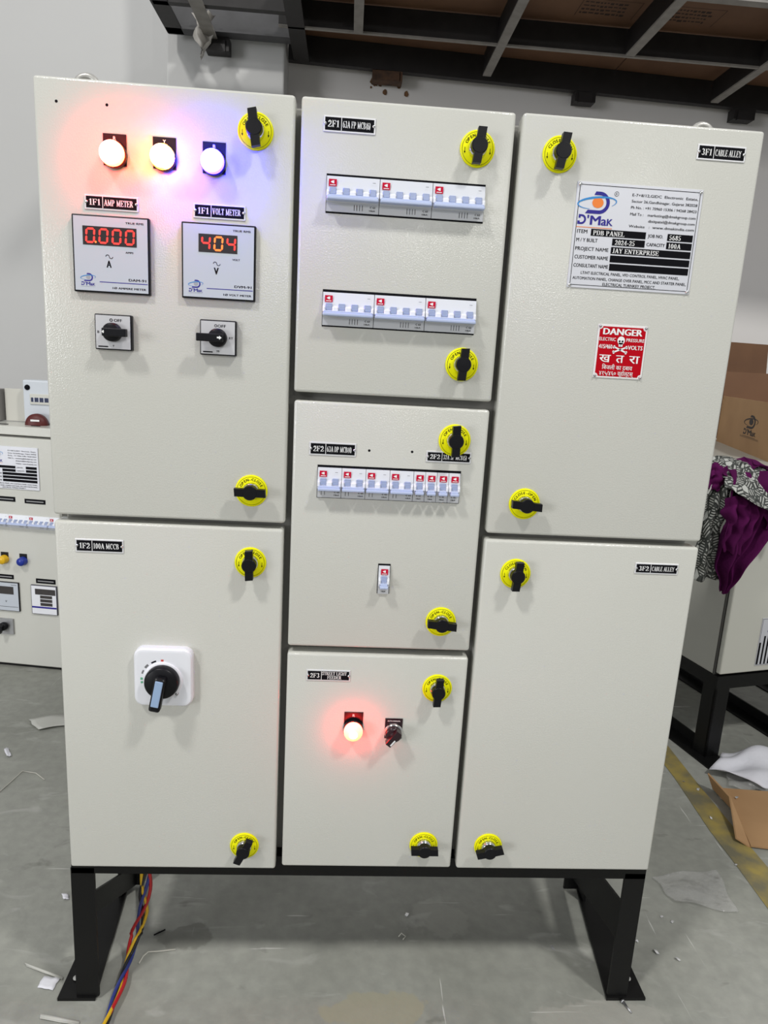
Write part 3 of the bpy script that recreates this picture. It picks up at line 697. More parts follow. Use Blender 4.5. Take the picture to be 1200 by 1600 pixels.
# cam switches under the meters
def cam_switch(xc, zc, direction, arrow):
    b = MB(); b.box(-.0245, .0245, -.0085, 0, -.0235, .0235, bevel=.0015, only='front'); o = obj('cam_switch', b, BLACK, panel, (xc, 0, zc))
    f_ = MB(); f_.box(-.0228, .0228, -.0090, -.0080, -.0218, .0218); obj('face', f_, SILVERFACE, o)
    p = MB(); y = -.0093
    if arrow:
        txt(p, 'OFF', -.0005, .0140, .0038, .0110, 'L', y=y); p.ring(-.0030, .0159, .0012, .0019, 0, 360, y, 0, 16); txt(p, 'RY', .0150, -.0012, .0034, y=y); txt(p, 'YB', -.0022, -.0190, .0026, y=y)
    else:
        txt(p, 'OFF', .0015, .0140, .0038, .0105, 'L', y=y); p.ring(-.0022, .0159, .0012, .0021, 0, 360, y, 0, 16); txt(p, 'B', -.0205, -.0018, .0034, y=y); txt(p, 'Y', -.001, -.0190, .0026, y=y)
    p.rect(-.0200, -.0070, -.0200, -.0184, y)
    obj('face_print', p, BLACK_MATT, o)
    k = MB(); k.lathe([(.0125, -.009), (.0122, -.017), (.0105, -.0185), (0, -.0185)], seg=32)
    k.box(*((-.026, .0095) if direction < 0 else (-.0095, .022)), -.0275, -.0175, -.0055, .0050, bevel=.0012)
    obj('knob', k, BLACK, o)
    a = MB(); y = -.0278
    if arrow: a.flat([(.0020, -.0008), (.0050, -.0012), (.0050, -.0026), (.0084, 0), (.0050, .0026), (.0050, .0012), (.0020, .0012)], y)
    else: a.flat([(-.0090, .0), (-.0068, -.0022), (-.0060, -.001), (-.0060, .0012), (-.0068, .0022)], y)
    obj('pointer_arrow', a, WHITE_PRINT, o)
cam_switch(-0.3857, 1.1207, 1, False); cam_switch(-0.2456, 1.1213, -1, True)

# miniature circuit breakers
def breaker(poles, W, H=.0438):
    """origin at the lower left of the front; W width, H height"""
    b = MB(); g_ = .0003
    prof = [(0, 0), (-.0030, 0), (-.0030, H * .26), (-.0095, H * .32), (-.0095, H * .54), (-.0055, H * .60), (-.0030, H), (0, H)]
    vsA = [b.bm.verts.new((g_, y, z)) for y, z in prof]; vsB = [b.bm.verts.new((W - g_, y, z)) for y, z in prof]
    fs = [b.bm.faces.new(vsA), b.bm.faces.new(vsB[::-1])]
    for i in range(len(prof)):
        j = (i + 1) % len(prof); fc = b.bm.faces.new((vsA[i], vsB[i], vsB[j], vsA[j])); fc.material_index = 1 if i == 1 else 0
    o = obj('circuit_breaker', b, [MCB_W, MCB_G], panel)
    pw = W / poles
    for i in range(poles):
        c = pw * (i + .5); hw = min(.0045, pw * .27)
        t_ = MB(); t_.box(c - hw, c + hw, -.0092, -.004, H * .50, H * .66, bevel=.0006, seg=1); t_.box(c - hw * .92, c + hw * .92, -.0105, -.0092, H * .46, H * .60, bevel=.0005, seg=1)
        obj('toggle', t_, LILAC_D, o)
    for i in range(poles + 1):
        c = pw * i; a_ = max(g_, c - pw * .23); b_ = min(W - g_, c + pw * .23)
        r_ = MB(); r_.box(a_, b_, -.0125, -.006, H * .38, H * .56, bevel=.0014, seg=2); obj('shoulder', r_, WHITE_PL, o)
    e = .0012 if poles > 1 else .0022
    h = MB(); h.box(e, W - e, -.0190, -.008, H * .275, H * .375, bevel=.0014, seg=3); h.box(e + .001, W - e - .001, -.0165, -.006, H * .36, H * .43, bevel=.0008, seg=1)
    obj('handle_bar', h, LILAC, o)
    s_ = MB(); sx = .0030 if poles > 1 else W * .22; sw = .0105; sh = .0088
    s_.box(sx, sx + sw, -.0058, -.0054, H * .70, H * .70 + sh); 
    obj('maker_sticker', s_, CRIMSON, o)
    p = MB(); y = -.0061
    cx = sx + sw * .5; zc = H * .70 + sh * .60
    p.flat([(cx - .0030, zc), (cx - .0008, zc - .0014), (cx + .0018, zc - .0020), (cx + .0018, zc + .0020), (cx - .0008, zc + .0014)], y, 0)
    p.rect(cx - .0036, cx + .0036, H * .70 + .0011, H * .70 + .0020, y, 0)
    if poles > 1: p.rect(W - pw * .55, W - pw * .33, H * .855, H * .865, y, 1)
    yl = -.0033
    if poles == 4:
        for k in range(4): p.rect(W * .53 + k * .0036, W * .53 + k * .0036 + .0006, H * .06, H * .22, yl, 1)
        txt(p, 'C 63', W * .93, H * .15, .0026, .0070, 'R', y=yl, mi=1); txt(p, '10kA', W * .93, H * .06, .0020, .0078, 'R', y=yl, mi=1)
    elif poles == 2:
        for k in range(2): p.rect(W * .17 + k * .0046, W * .17 + k * .0046 + .0005, H * .08, H * .22, yl, 1)
        txt(p, 'C 63', W * .92, H * .16, .0024, .0072, 'R', y=yl, mi=1); txt(p, '10kA', W * .92, H * .07, .0018, .0076, 'R', y=yl, mi=1)
    else:
        txt(p, 'C 32', W * .5, H * .16, .0024, .0066, 'C', y=yl, mi=1); txt(p, '10kA', W * .5, H * .07, .0018, .0068, 'C', y=yl, mi=1)
    obj('marking', p, [WHITE_PRINT, BLACK_MATT], o)
    return o
def place_mcb(protos, key, x, z):
    src, used = protos[key]
    if not used[0]: used[0] = True; src.location = (x, 0, z); return src
    return copy_part(src, panel, (x, 0, z))
PRO = {4: (breaker(4, .0705), [False]), 2: (breaker(2, .0348), [False]), 1: (breaker(1, .0171), [False])}
def cutout(x0, x1, z0, z1):
    c = MB(); c.box(x0, x1, -.0007, .001, z0, z1); obj('cutout', c, BLACK_MATT, panel)
cutout(-.1058, .1068, 1.2918, 1.3406); cutout(-.1056, .1066, 1.1450, 1.1942); cutout(-.1045, .1043, 0.9037, 0.9520); cutout(-.0092, .0094, .7603, .8070)
for i in range(3):
    place_mcb(PRO, 4, -.1054 + i * .0707, 1.2937); place_mcb(PRO, 4, -.1052 + i * .0707, 1.1468)
for i, x in enumerate((-.1040, -.0692, -.0344, .0004)): place_mcb(PRO, 2, x, .9048)
for x in (.0353, .0524, .0695, .0866): place_mcb(PRO, 1, x, .9048)
place_mcb(PRO, 1, -.0084, .7606)

# big rotary isolator
b = MB(); b.box(-.0435, .0435, -.0135, 0, -.0468, .0468, bevel=.014, seg=6, only='ydir')
es = [e for e in b.bm.edges if all(v.co.y < -.01 for v in e.verts)]
bmesh.ops.bevel(b.bm, geom=es, offset=.0055, segments=3, profile=.6, affect='EDGES')
iso = obj('rotary_isolator', b, WHITE_PL, panel, (-.3248, 0, .6185))
c = MB(); c.lathe([(.0290, -.0130), (.0290, -.0150), (.0275, -.0158), (0, -.0158)], 0, -.003, 40); obj('raised_collar', c, WHITE_PL, iso)
c = MB(); c.lathe([(.0255, -.0150), (.0258, -.0220), (.0245, -.0270), (.0225, -.0285), (0, -.0285)], 0, -.003, 44); obj('rotor_disc', c, BLACK, iso)
hm = MB(); hm.box(-.0085, .0085, -.0430, -.0280, -.0395, .0150, bevel=.0040, seg=3); hd = obj('lever', hm, BLACK, iso, (0, 0, -.003), (0, R(11), 0))
hm = MB(); hm.box(-.0058, .0058, -.0445, -.0425, -.0300, .0120, bevel=.0012); obj('lever_insert', hm, PALEBLUE, iso, (0, 0, -.003), (0, R(11), 0))
p = MB(); y = -.0137
p.ring(0, -.003, .0305, .0330, 108, 122, y, 0); p.ring(0, -.003, .0305, .0340, 132, 144, y, 3); p.ring(0, -.003, .0310, .0335, 152, 163, y, 3)
p.ring(0, -.003, .0300, .0330, 88, 95, y, 2); p.ring(0, -.003, .0300, .0335, 174, 181, y, 1); p.ring(0, -.003, .0300, .0335, 185, 191, y, 1)
obj('position_marks', p, [BLACK_MATT, GREEN, REDP, mat('grey_mark', (0.18, 0.18, 0.19), .6)], iso)
c = MB(); c.lathe([(0, -.0165), (.0022, -.0162), (.0026, -.0135)], .0205, -.0245, 16); obj('lock_screw', c, STEEL, iso)

# two-position selector by the street-light lamp
b = MB(); b.box(-.0138, .0138, -.0012, 0, -.0145, .0200); sel = obj('selector_switch', b, MAROON, panel, (.0293, 0, .5340))
c = MB(); c.lathe([(.0140, -.001), (.0142, -.0075), (.0125, -.0090), (0, -.0090)], 0, -.001, 36); obj('collar', c, CHROME, sel)
c = MB(); c.lathe([(.0128, -.009), (.0128, -.0150), (.0115, -.0165), (0, -.0165)], 0, -.001, 36)
c.prism([(-.0142 * math.cos(a) * (1 if i % 2 else 1), 0) for i, a in enumerate((0,))] + [(-.0048, .0125), (.0048, .0125), (.0052, -.0150), (-.0052, -.0150)], -.0155, -.0275) if False else c.box(-.0050, .0050, -.0275, -.0155, -.0160, .0120, bevel=.001)
kn = obj('knob', c, MAROON, sel, rot=(0, R(38), 0))
c = MB(); c.box(-.0010, .0010, -.0280, -.0274, -.0150, -.0040); obj('pointer_line', c, WHITE_PRINT, sel, rot=(0, R(38), 0)).location = (0.0035, 0, 0)
p = MB(); txt(p, 'AUTO MANUAL', 0, .0150, .0022, .0205, 'C', y=-.0015); obj('legend', p, WHITE_PRINT, sel)

# maker's data plate
pl = MB(); PX0, PX1, PZ0, PZ1 = .2312, .4060, 1.2171, 1.3538; W, H = PX1 - PX0, PZ1 - PZ0
pl.box(0, W, -.0013, 0, 0, H, bevel=.0004, seg=1); dp = obj('data_plate', pl, PLATEWHITE, panel, (PX0, 0, PZ0))
p = MB(); y = -.0016; e = .0035; k = .0007
for q in ((e, W - e, e, e + k), (e, W - e, H - e - k, H - e), (e, e + k, e, H - e), (W - e - k, W - e, e, H - e)): p.rect(*q, y, 0)
maker_logo(p, W * .168, H * .812, .0545, y, 1, 2, 3)
p.ring(W * .315, H * .905, .0026, .0031, 0, 360, y, 0, 24); txt(p, 'R', W * .315, H * .905 - .0013, .0027, align='C', y=y, bold=0)
rx = W * .965
for s_, zz, x0_, wd in (('E-7+8/12,GIDC  Electronic  Estate,', .895, None, .525), ('Sector 26,Gandhinagar, Gujarat 382028', .838, None, .525), ('Ph No. : +91 70960 15306 / 94268 28423', .780, None, .525),
                        ('marketing@dmakgroup.com', .718, None, .385), ('dixitpatel@dmakgroup.com', .662, None, .375), ('www.dmakindia.com', .606, None, .335)):
    txt(p, s_, rx, H * zz, .0036, W * wd, 'R', y=y, bold=.012)
txt(p, 'Mail To :', W * .44, H * .718, .0036, W * .105, y=y, bold=.012); txt(p, 'Website   :', W * .44, H * .606, .0034, W * .165, y=y, bold=.012)
def row(s_, zz, wd): txt(p, s_, W * .035, H * zz, .0049, W * wd, y=y, bold=.014)
row('ITEM', .522, .080); row('M / Y BUILT', .442, .170); row('PROJECT NAME', .360, .265); row('CUSTOMER NAME', .280, .270); row('CONSULTANT NAME', .200, .278)
for x0_, x1_, zz in ((.145, .585, .502), (.323, .585, .423), (.320, .965, .343), (.320, .965, .263), (.322, .965, .183), (.760, .965, .502), (.760, .965, .423)):
    p.rect(W * x0_, W * x1_, H * zz, H * (zz + .066), y, 0)
txt(p, 'JOB NO.', W * .603, H * .522, .0045, W * .122, y=y, bold=.02); txt(p, 'CAPACITY', W * .600, H * .440, .0045, W * .148, y=y, bold=.02)
y2 = y - .0002; rh = H * .046
for s_, x0_, zz, wd in (('PDB PANEL', .163, .510, .250), ('2024-25', .345, .431, .160), ('JAY ENTERPRISE', .332, .352, .375), ('5685', .775, .510, .095), ('100A', .775, .431, .100)):
    roman(p, s_, W * x0_, H * zz, rh, W * wd, y=y2, mi=4)
for s_, zz, wd in (('LT/HT ELECTRICAL PANEL, VFD CONTROL PANEL, HVAC PANEL,', .135, .80), ('AUTOMATION PANEL, CHANGE OVER PANEL, MCC AND STARTER PANEL,', .082, .925), ('ELECTRICAL TURNKEY PROJECT.', .035, .43)):
    txt(p, s_, W * .5, H * zz, .0039, W * wd, 'C', y=y, bold=.012)
obj('plate_print', p, [BLACK_MATT, NAVY, SKYBLUE, ORANGE, WHITE_PRINT], dp)
for sx, sz in ((.0035, .0035), (W - .0035, .0035), (.0035, H - .0035), (W - .0035, H - .0035)):
    s_ = MB(); s_.lathe([(0, -.0036), (.0012, -.0034), (.0025, -.0018), (.0025, -.001)], sx, sz, 16); obj('rivet', s_, CHROME, dp)

# danger plate
DX0, DX1, DZ0, DZ1 = .2826, .3540, 1.0966, 1.1704; W, H = DX1 - DX0, DZ1 - DZ0
b = MB(); b.box(0, W, -.0012, 0, 0, H, bevel=.0004, seg=1); dg_ = obj('danger_plate', b, mat('white_enamel_plate', (.80, .78, .78), .35), panel, (DX0, 0, DZ0))
b = MB(); e = .0026; n_ = .0042
poly = []
for cx, cz, a0 in ((e, e, 90), (W - e, e, 180), (W - e, H - e, 270), (e, H - e, 0)):
    for i in range(6):
        a = R(a0 - 90 * i / 5) ; poly.append((cx + n_ * math.cos(a), cz + n_ * math.sin(a)))
b.prism(poly, -.0015, -.0008); obj('red_field', b, DANGER_RED, dg_)
p = MB(); y = -.0018
txt(p, 'DANGER', W * .5, H * .815, .0092, W * .78, 'C', y=y, bold=.05)
txt(p, 'ELECTRIC', W * .045, H * .700, .0048, W * .33, y=y, bold=.015); txt(p, 'PRESSURE', W * .955, H * .700, .0048, W * .365, 'R', y=y, bold=.015)
txt(p, '415/460', W * .05, H * .555, .0060, W * .27, y=y, bold=.03); txt(p, 'VOLTS', W * .935, H * .555, .0060, W * .295, 'R', y=y, bold=.03)
cx, cz = W * .485, H * .715
p.ring(cx, cz, 0, .0054, 0, 360, y, 0, 28, 1.05); p.flat([(cx - .0032, cz - .0030), (cx + .0032, cz - .0030), (cx + .0026, cz - .0085), (cx - .0026, cz - .0085)], y)
for sx in (-1, 1):
    p.ring(cx + sx * .0021, cz - .0010, 0, .0014, 0, 360, y - .0002, 1, 14)
    p.stroke((cx - sx * .0085, cz - .0092), (cx + sx * .0085, cz - .0160), .0021, y)
    for ex, ez in ((cx - sx * .0088, cz - .0082), (cx - sx * .0094, cz - .0100), (cx + sx * .0088, cz - .0172), (cx + sx * .0094, cz - .0154)): p.ring(ex, ez, 0, .0014, 0, 360, y, 0, 12)
p.flat([(cx, cz - .0032), (cx - .0008, cz - .0048), (cx + .0008, cz - .0048)], y - .0002, 1)
for k in range(3): p.rect(cx - .0014 + k * .0012, cx - .0011 + k * .0012, cz - .0082, cz - .0062, y - .0002, 1)
for s_, xx, wd in (('ख', .20, .225), ('त', .505, .155), ('रा', .80, .205)): txt(p, s_, W * xx, H * .300, .0118, W * wd, 'C', y=y, bold=.018)
txt(p, '\u093fबजली का दबाव', W * .47, H * .165, .0062, W * .62, 'C', y=y, bold=.008)
txt(p, '४१५/४६० व्होल्टस्', W * .47, H * .055, .0062, W * .70, 'C', y=y, bold=.008)
obj('sign_print', p, [WHITE_PRINT, BLACK_MATT], dg_)
for sx, sz in ((e, e), (W - e, e), (e, H - e), (W - e, H - e)):
    s_ = MB(); s_.lathe([(0, -.0036), (.0010, -.0033), (.0020, -.0018), (.0020, -.001)], sx, sz, 14); obj('rivet', s_, STEEL, dg_)

# ------------------------------------------------------------------ supply cables hanging from the panel
def wire(name, m, phase, lab, amp=.0048, off=(0, 0)):
    base = [(-.372, .075, .284), (-.378, .078, .245), (-.384, .080, .20), (-.390, .086, .15), (-.396, .099, .10), (-.408, .106, .05), (-.417, .090, .020), (-.419, .061, .012), (-.419, .028, .011), (-.420, -.014, .011), (-.421, -.06, .011), (-.424, -.14, .011), (-.430, -.26, .011)]
    pts = [];
    for i in range(len(base) - 1):
        a, b_ = Vector(base[i]), Vector(base[i + 1])
        for k in range(6):
            t_ = k / 6; P_ = a.lerp(b_, t_); u = (i + t_); ang = u * 1.45 + phase
            lift = 1.0 if P_.z > .03 else .55
            am = amp * (1.35 if P_.z > .05 else .75)
            pts.append((P_.x + am * math.cos(ang) + off[0] * math.sin(u * .9), P_.y + .4 * am * math.sin(ang * 1.3), max(.0036, P_.z + (am * .7 * math.sin(ang) if P_.z < .04 else 0))))
    w_ = MB(); w_.tube(pts, .0031, 8); o = obj(name, w_, m); tag(o, lab, 'cable', 'four twisted supply wires below the panel'); return o
wire('electric_wire', mat('yellow_wire_pvc', (.75, .46, .02), .4), 0.3, 'yellow wire of the twisted bundle hanging below the panel onto the floor')
wire('electric_wire', mat('red_wire_pvc', (.48, .015, .02), .4), 1.9, 'red wire of the twisted bundle hanging below the panel onto the floor', .0050, (.006, 0))
wire('electric_wire', mat('blue_wire_pvc', (.03, .045, .22), .4), 3.5, 'dark blue wire of the twisted bundle hanging below the panel onto the floor', .0050)
wire('electric_wire', mat('black_wire_pvc', (.012, .012, .014), .4), 5.0, 'black wire of the twisted bundle hanging below the panel onto the floor')

# ------------------------------------------------------------------ second panel at the left
lp = empty('low_distribution_panel', (-1.011, 1.278, 0), R(-8.3))
tag(lp, 'lower grey electrical panel behind the large one, with unlit yellow and blue buttons', 'electrical panel')
# local: x to the right is positive; the face runs from x=-.62 to x=+.03, looking towards -y
b = MB(); b.box(-.64, .03, .004, .20, 0, .80, bevel=.003); obj('cabinet_body', b, PAINT_SHADED, lp)
b = MB(); b.box(-.65, .04, -.004, .22, .803, .832, bevel=.003); lid = obj('lid', b, PAINT, lp)
for x in (-.30, -.19, -.08):
    s_ = MB(); s_.box(x, x + .03, .03, .036, .832, .8335); obj('lid_slot', s_, BLACK_MATT, lid)
b = MB(); b.box(-.64, .03, -.014, .004, .012, .797, bevel=.004, seg=3); obj('door', b, PAINT, lp)
def lpart(name, x0, x1, z0, z1, m, d=.003, bev=.0006):
    b = MB(); b.box(x0, x1, -.014 - d, -.0138, z0, z1, bevel=bev, seg=1); return obj(name, b, m, lp)
o = lpart('data_plate', -.205, -.032, .629, .768, PLATEWHITE)
p = MB(); y = -.0174
maker_logo(p, -.175, .742, .05, y, 1, 2, 3)
for s_, zz in (('E-7+8/12,GIDC  Electronic  Estate,', .753), ('Sector 26,Gandhinagar, Gujarat 382028', .745), ('Ph No. : +91 70960 15306 / 94268 28423', .737), ('Mail To :  marketing@dmakgroup.com', .729), ('dixitpatel@dmakgroup.com', .721), ('Website : www.dmakindia.com', .712)):
    txt(p, s_, -.038, zz, .0036, .095 if len(s_) > 30 else .07, 'R', y=y)
for x0, x1, zz in ((-.180, -.110, .697), (-.155, -.110, .686), (-.155, -.038, .675), (-.155, -.038, .664), (-.155, -.038, .653), (-.075, -.038, .697), (-.075, -.038, .686)): p.rect(x0, x1, zz, zz + .0085, y, 0)
txt(p, 'JOB NO.', -.106, .699, .004, .022, y=y); txt(p, 'CAPACITY', -.106, .688, .004, .026, y=y)
for s_, zz in (('PROJECT NAME', .677), ('CUSTOMER NAME', .666), ('CONSULTANT NAME', .655)): txt(p, s_, -.200, zz, .0042, .042, y=y)
for s_, zz in (('LT/HT ELECTRICAL PANEL, VFD CONTROL PANEL, HVAC PANEL,', .645), ('AUTOMATION PANEL, CHANGE OVER PANEL, MCC AND STARTER PANEL,', .638), ('ELECTRICAL TURNKEY PROJECT.', .632)): txt(p, s_, -.118, zz, .0034, .16 if len(s_) > 40 else .08, 'C', y=y)
obj('plate_print', p, [BLACK_MATT, NAVY, SKYBLUE, ORANGE], o)
for x0, x1, z0, z1 in ((-.190, -.119, .586, .602), (-.087, -.016, .584, .599), (-.200, -.141, .319, .334), (-.063, .005, .313, .329)):
    o = lpart('nameplate', x0, x1, z0, z1, BLACK_MATT, .0012, .0002)
    g = MB(); g.rect(x0 + .006, x1 - .006, (z0 + z1) / 2 - .0022, (z0 + z1) / 2 + .0018, -.0155); obj('engraving', g, mat('dim_engraving', (.25, .25, .26), .5), o)
for i in range(4):
    x0 = -.215 + i * .0706 - .0
    src = breaker(4, .0705) if i == 0 else None
    if src: lsrc = src; src.parent = lp; src.location = (x0 + .0, -.014, .499); 
    else: copy_part(lsrc, lp, (x0, -.014, .499))
def lbutton(x, z, m):
    b = MB(); b.box(-.013, .013, -.0012, 0, -.002, .024); o = obj('indicator_lamp', b, BLACK, lp, (x, -.014, z))
    l = MB(); l.lathe([(.0145, 0), (.0152, -.006), (.0135, -.012), (.0135, -.019), (.0120, -.0215), (0, -.0220)], seg=32); obj('lens', l, m, o)
    return o
lbutton(-.168, .388, mat('unlit_yellow_lens', (.75, .45, .01), .3)); lbutton(-.103, .387, mat('unlit_blue_lens', (.01, .03, .30), .3))
o = lpart('digital_meter', -.222, -.123, .207, .309, BLACK, .006); 
b = MB(); b.box(-.220, -.125, -.0205, -.0195, .209, .307); obj('face', b, METERFACE, o)
b = MB(); b.box(-.205, -.141, -.0210, -.0204, .267, .294); obj('display', b, DISPLAY, o)
p = MB(); txt(p, 'V', -.172, .238, .007, y=-.0208); txt(p, 'TRUE RMS', -.130, .299, .0025, .02, 'R', y=-.0208); p.rect(-.195, -.128, .222, .2232, -.0208); obj('face_print', p, BLACK_MATT, o)
o = lpart('energy_meter', -.080, .010, .205, .307, mat('dark_blue_grey_bezel', (.05, .05, .07), .4), .006)
b = MB(); b.box(-.078, .008, -.0205, -.0195, .207, .305); obj('face', b, WHITE_PL, o)
b = MB(); b.box(-.065, .006, -.0210, -.0204, .275, .295)
for zz in (.262, .249, .236): b.box(-.048, -.006, -.0210, -.0204, zz, zz + .0105)
obj('display', b, DISPLAY, o)
b = MB(); b.rect(-.078, .008, .227, .233, -.0208); obj('blue_band', b, NAVY, o)
o = lpart('cam_switch', -.202, -.150, .122, .178, STEEL, .006)
k = MB(); k.lathe([(.014, 0), (.014, -.012), (.011, -.014), (0, -.014)], seg=24); k.box(-.006, .006, -.026, -.012, -.022, .010, bevel=.001); obj('knob', k, BLACK, o, (-.182, -.020, .152), (0, R(20), 0))
b = MB(); b.box(-.64, .03, 0.0, .19, 0.0, .012); obj('plinth', b, BLACK_STEEL, lp)

# things standing on the second panel
bb = empty('breaker_box', (-1.075, 1.375, .834)); tag(bb, 'small pale grey breaker box standing on top of the lower left panel', 'enclosure')
b = MB(); b.box(-.055, .075, 0, .06, 0, .142, bevel=.005); obj('case', b, BOXBLUE, bb)
b = MB(); b.lathe([(0, -.003), (.008, -.003), (.009, 0)], -.040, .118, 20); obj('cable_entry', b, BLACK_MATT, bb)
b = MB(); b.box(-.032, .040, -.004, .001, .064, .098, bevel=.001); wn = obj('breaker_window', b, mat('cream_frame', (.60, .60, .55), .4), bb)
b = MB(); b.box(-.028, .036, -.0048, -.0035, .072, .086); obj('window_slot', b, mat('deep_blue_slot', (.02, .03, .08), .3), wn)
for x in (-.018, -.002, .014, .030):
    b = MB(); b.box(x - .0012, x + .0012, -.0056, -.004, .071, .087); obj('breaker_divider', b, WHITE_PL, wn)
b = MB(); b.lathe([(0, -.014), (.020, -.013), (.034, -.006), (.036, 0), (.036, .012), (0, .012)], seg=32)
o = obj('red_cap', b, REDCAP, loc=(-1.080, 1.348, .832 + .0), rot=(0, 0, 0)); o.location.z = .8335
tag(o, 'dark red round cap on the lower left panel, before the grey breaker box', 'cap')
b = MB(); b.rect(-.012, .016, .012, .018, -.0150); obj('white_mark', b, WHITE_PRINT, o)
b = MB(); b.box(-.11, 0, 0, .05, 0, .105, bevel=.002); o = obj('grey_carton', b, mat('grey_board', (.22, .21, .20), .8), loc=(-1.222, 1.405, .834)); tag(o, 'grey board box at the left frame edge on the lower panel', 'box')
b = MB(); b.box(0, .07, 0, .012, 0, .108, bevel=.001); o = obj('beige_folder', b, mat('beige_card', (.56, .55, .50), .8), loc=(-1.212, 1.425, .834)); tag(o, 'pale beige card folder standing beside the grey breaker box', 'folder')

# ------------------------------------------------------------------ cabinet at the right
rc = empty('side_cabinet', (1.040, .808, 0), R(14)); tag(rc, 'off-white metal cabinet on a black stand at the right edge, cloths draped over its corner', 'cabinet')
b = MB(); b.box(0, .62, .022, .70, .262, .875, bevel=.003); obj('cabinet_body', b, mat('side_cabinet_paint', (.44, .44, .40), .35), rc)
b = MB(); b.box(.005, .615, 0, .018, .268, .869, bevel=.004, seg=3); obj('door', b, mat('side_door_paint', (.60, .60, .54), .4), rc)
b = MB(); b.box(0, .62, .018, .0225, .262, .875); obj('door_gasket', b, GASKET, rc)
b = MB(); b.box(.125, .26, -.002, 0, .288, .435); o = obj('data_plate', b, PLATEWHITE, rc)
p = MB()
for k in range(9): p.rect(.128 + k * .0135, .128 + k * .0135 + .006, .292, .36 + .02 * (k % 3), -.0024, 0)
p.ring(.150, .405, .008, .013, -90, 90, -.0024, 1, 20); p.ring(.175, .405, .006, .010, 0, 360, -.0024, 1, 20)
for q in ((.127, .1278, .290, .433), (.127, .258, .290, .2908), (.127, .258, .4322, .433)): p.rect(*q, -.0024, 0)
obj('plate_print', p, [BLACK_MATT, NAVY], o)
s_ = MB(); s_.box(0, .62, .0, .05, .222, .262); s_.box(0, .62, .65, .70, .222, .262); s_.box(0, .05, .05, .65, .222, .262); s_.box(.57, .62, .05, .65, .222, .262)
sf = obj('stand_frame', s_, BLACK_STEEL, rc)
for x, yy in ((0, 0), (.31, 0), (.57, 0), (0, .65), (.57, .65)):
    l = MB(); l.box(x, x + .05, yy, yy + .006, .004, .222); l.box(x, x + .006, yy, yy + .05, .004, .222); obj('leg', l, BLACK_STEEL, sf)
for x in (-.03, .30, .56):
    l = MB(); l.box(x, x + .08, -.05, .72, 0, .005); l.box(x + .055, x + .06, 0, .70, .005, .035); obj('floor_rail', l, BLACK_STEEL, sf)

# carton standing on it
ct = empty('cardboard_carton', (1.167, .951, .875), math.atan2(.964, .265)); tag(ct, 'open brown cardboard carton with a printed logo on top of the right-hand cabinet', 'carton')
# local x runs back along the long face; the face looks towards local +y ... interior lies at -y
Hc = .165
b = MB(); b.box(0, .62, -.004, 0, .0, Hc + .003); wall = obj('long_wall', b, CARTON, ct)
b = MB(); b.box(0, .62, -.304, -.300, 0, Hc); obj('long_wall', b, CARTON, ct)
b = MB(); b.box(0, .004, -.300, -.004, 0, Hc); b.box(.616, .62, -.300, -.004, 0, Hc); obj('end_walls', b, CARTON, ct)
b = MB(); b.box(.004, .616, -.300, -.004, 0, .004); obj('base', b, CARTON, ct)
b = MB(); b.hexa([(.612, -.300, Hc - .01), (.612, 0, Hc - .01), (.616, 0, Hc - .01), (.616, -.300, Hc - .01), (.640, -.300, Hc + .092), (.640, 0, Hc + .092), (.644, 0, Hc + .092), (.644, -.300, Hc + .092)]); obj('flap', b, CARTON_D, ct)
p = MB()
def onface(x, z): return x, z
maker_logo(p, 0, 0, .150, 0, 0, 0, 0)
p.rect(-.100, .100, -.098, -.088, 0, 1)
obj('printed_logo', p, [mat('carton_ink', (.035, .03, .03), .8), mat('carton_ink_faint', (.26, .15, .07), .8)], wall, (.225, .0006, .100), (0, 0, PI)).scale = (1, 1, .55)
b = MB(); b.box(0, .30, 0, .012, 0, .37); o = obj('cardboard_sheet', b, CARTON_D, loc=(1.30, 1.62, .877), rot=(R(-6), 0, R(14))); tag(o, 'dark brown cardboard sheet with tape scraps standing behind the open carton', 'cardboard')
b = MB()
for x, z in ((.05, .20), (.09, .22), (.13, .21), (.17, .20), (.21, .22), (.25, .20)): b.box(x, x + .022, -.003, 0, z, z + .018, bevel=.001, seg=1)
obj('tape_scraps', b, FILM, o)

# cloths over the corner
def drape(rows, nu, amp, freq, ph, mb, sub=6, mi=0, tw=.0):
    out = []
    for i in range(len(rows) - 1):
        for k in range(sub if i < len(rows) - 2 else sub + 1):
            t_ = k / sub; a = Vector(rows[i][0]).lerp(Vector(rows[i + 1][0]), t_); b_ = Vector(rows[i][1]).lerp(Vector(rows[i + 1][1]), t_)
            v = (i + t_) / (len(rows) - 1); r_ = []
            ax = (b_ - a); n = Vector((ax.y, -ax.x, 0)); n = n.normalized() if n.length > 1e-6 else Vector((0, -1, 0))
            for j in range(nu + 1):
                u = j / nu; P_ = a.lerp(b_, u)
                d_ = amp * (math.sin(freq * 2 * PI * u + ph + tw * v) + .5 * math.sin(freq * 3.7 * u + 5 * v + ph) + .35 * math.sin(17 * v + 9 * u)) * (.35 + .65 * math.sin(PI * min(1, v * .9 + .1)))
                r_.append(tuple(P_ + n * d_ + Vector((.004 * math.sin(23 * v + ph), 0, .004 * math.sin(11 * u + ph)))))
            out.append(r_)
    mb.grid(out, mi)
def cloth_obj(name, mb, m, lab):
    o = obj(name, mb, m); md = o.modifiers.new('thick', 'SOLIDIFY'); md.thickness = .003
    s_ = o.modifiers.new('sub', 'SUBSURF'); s_.levels = 1; s_.render_levels = 1
    tag(o, lab, 'cloth'); return o
mb = MB()
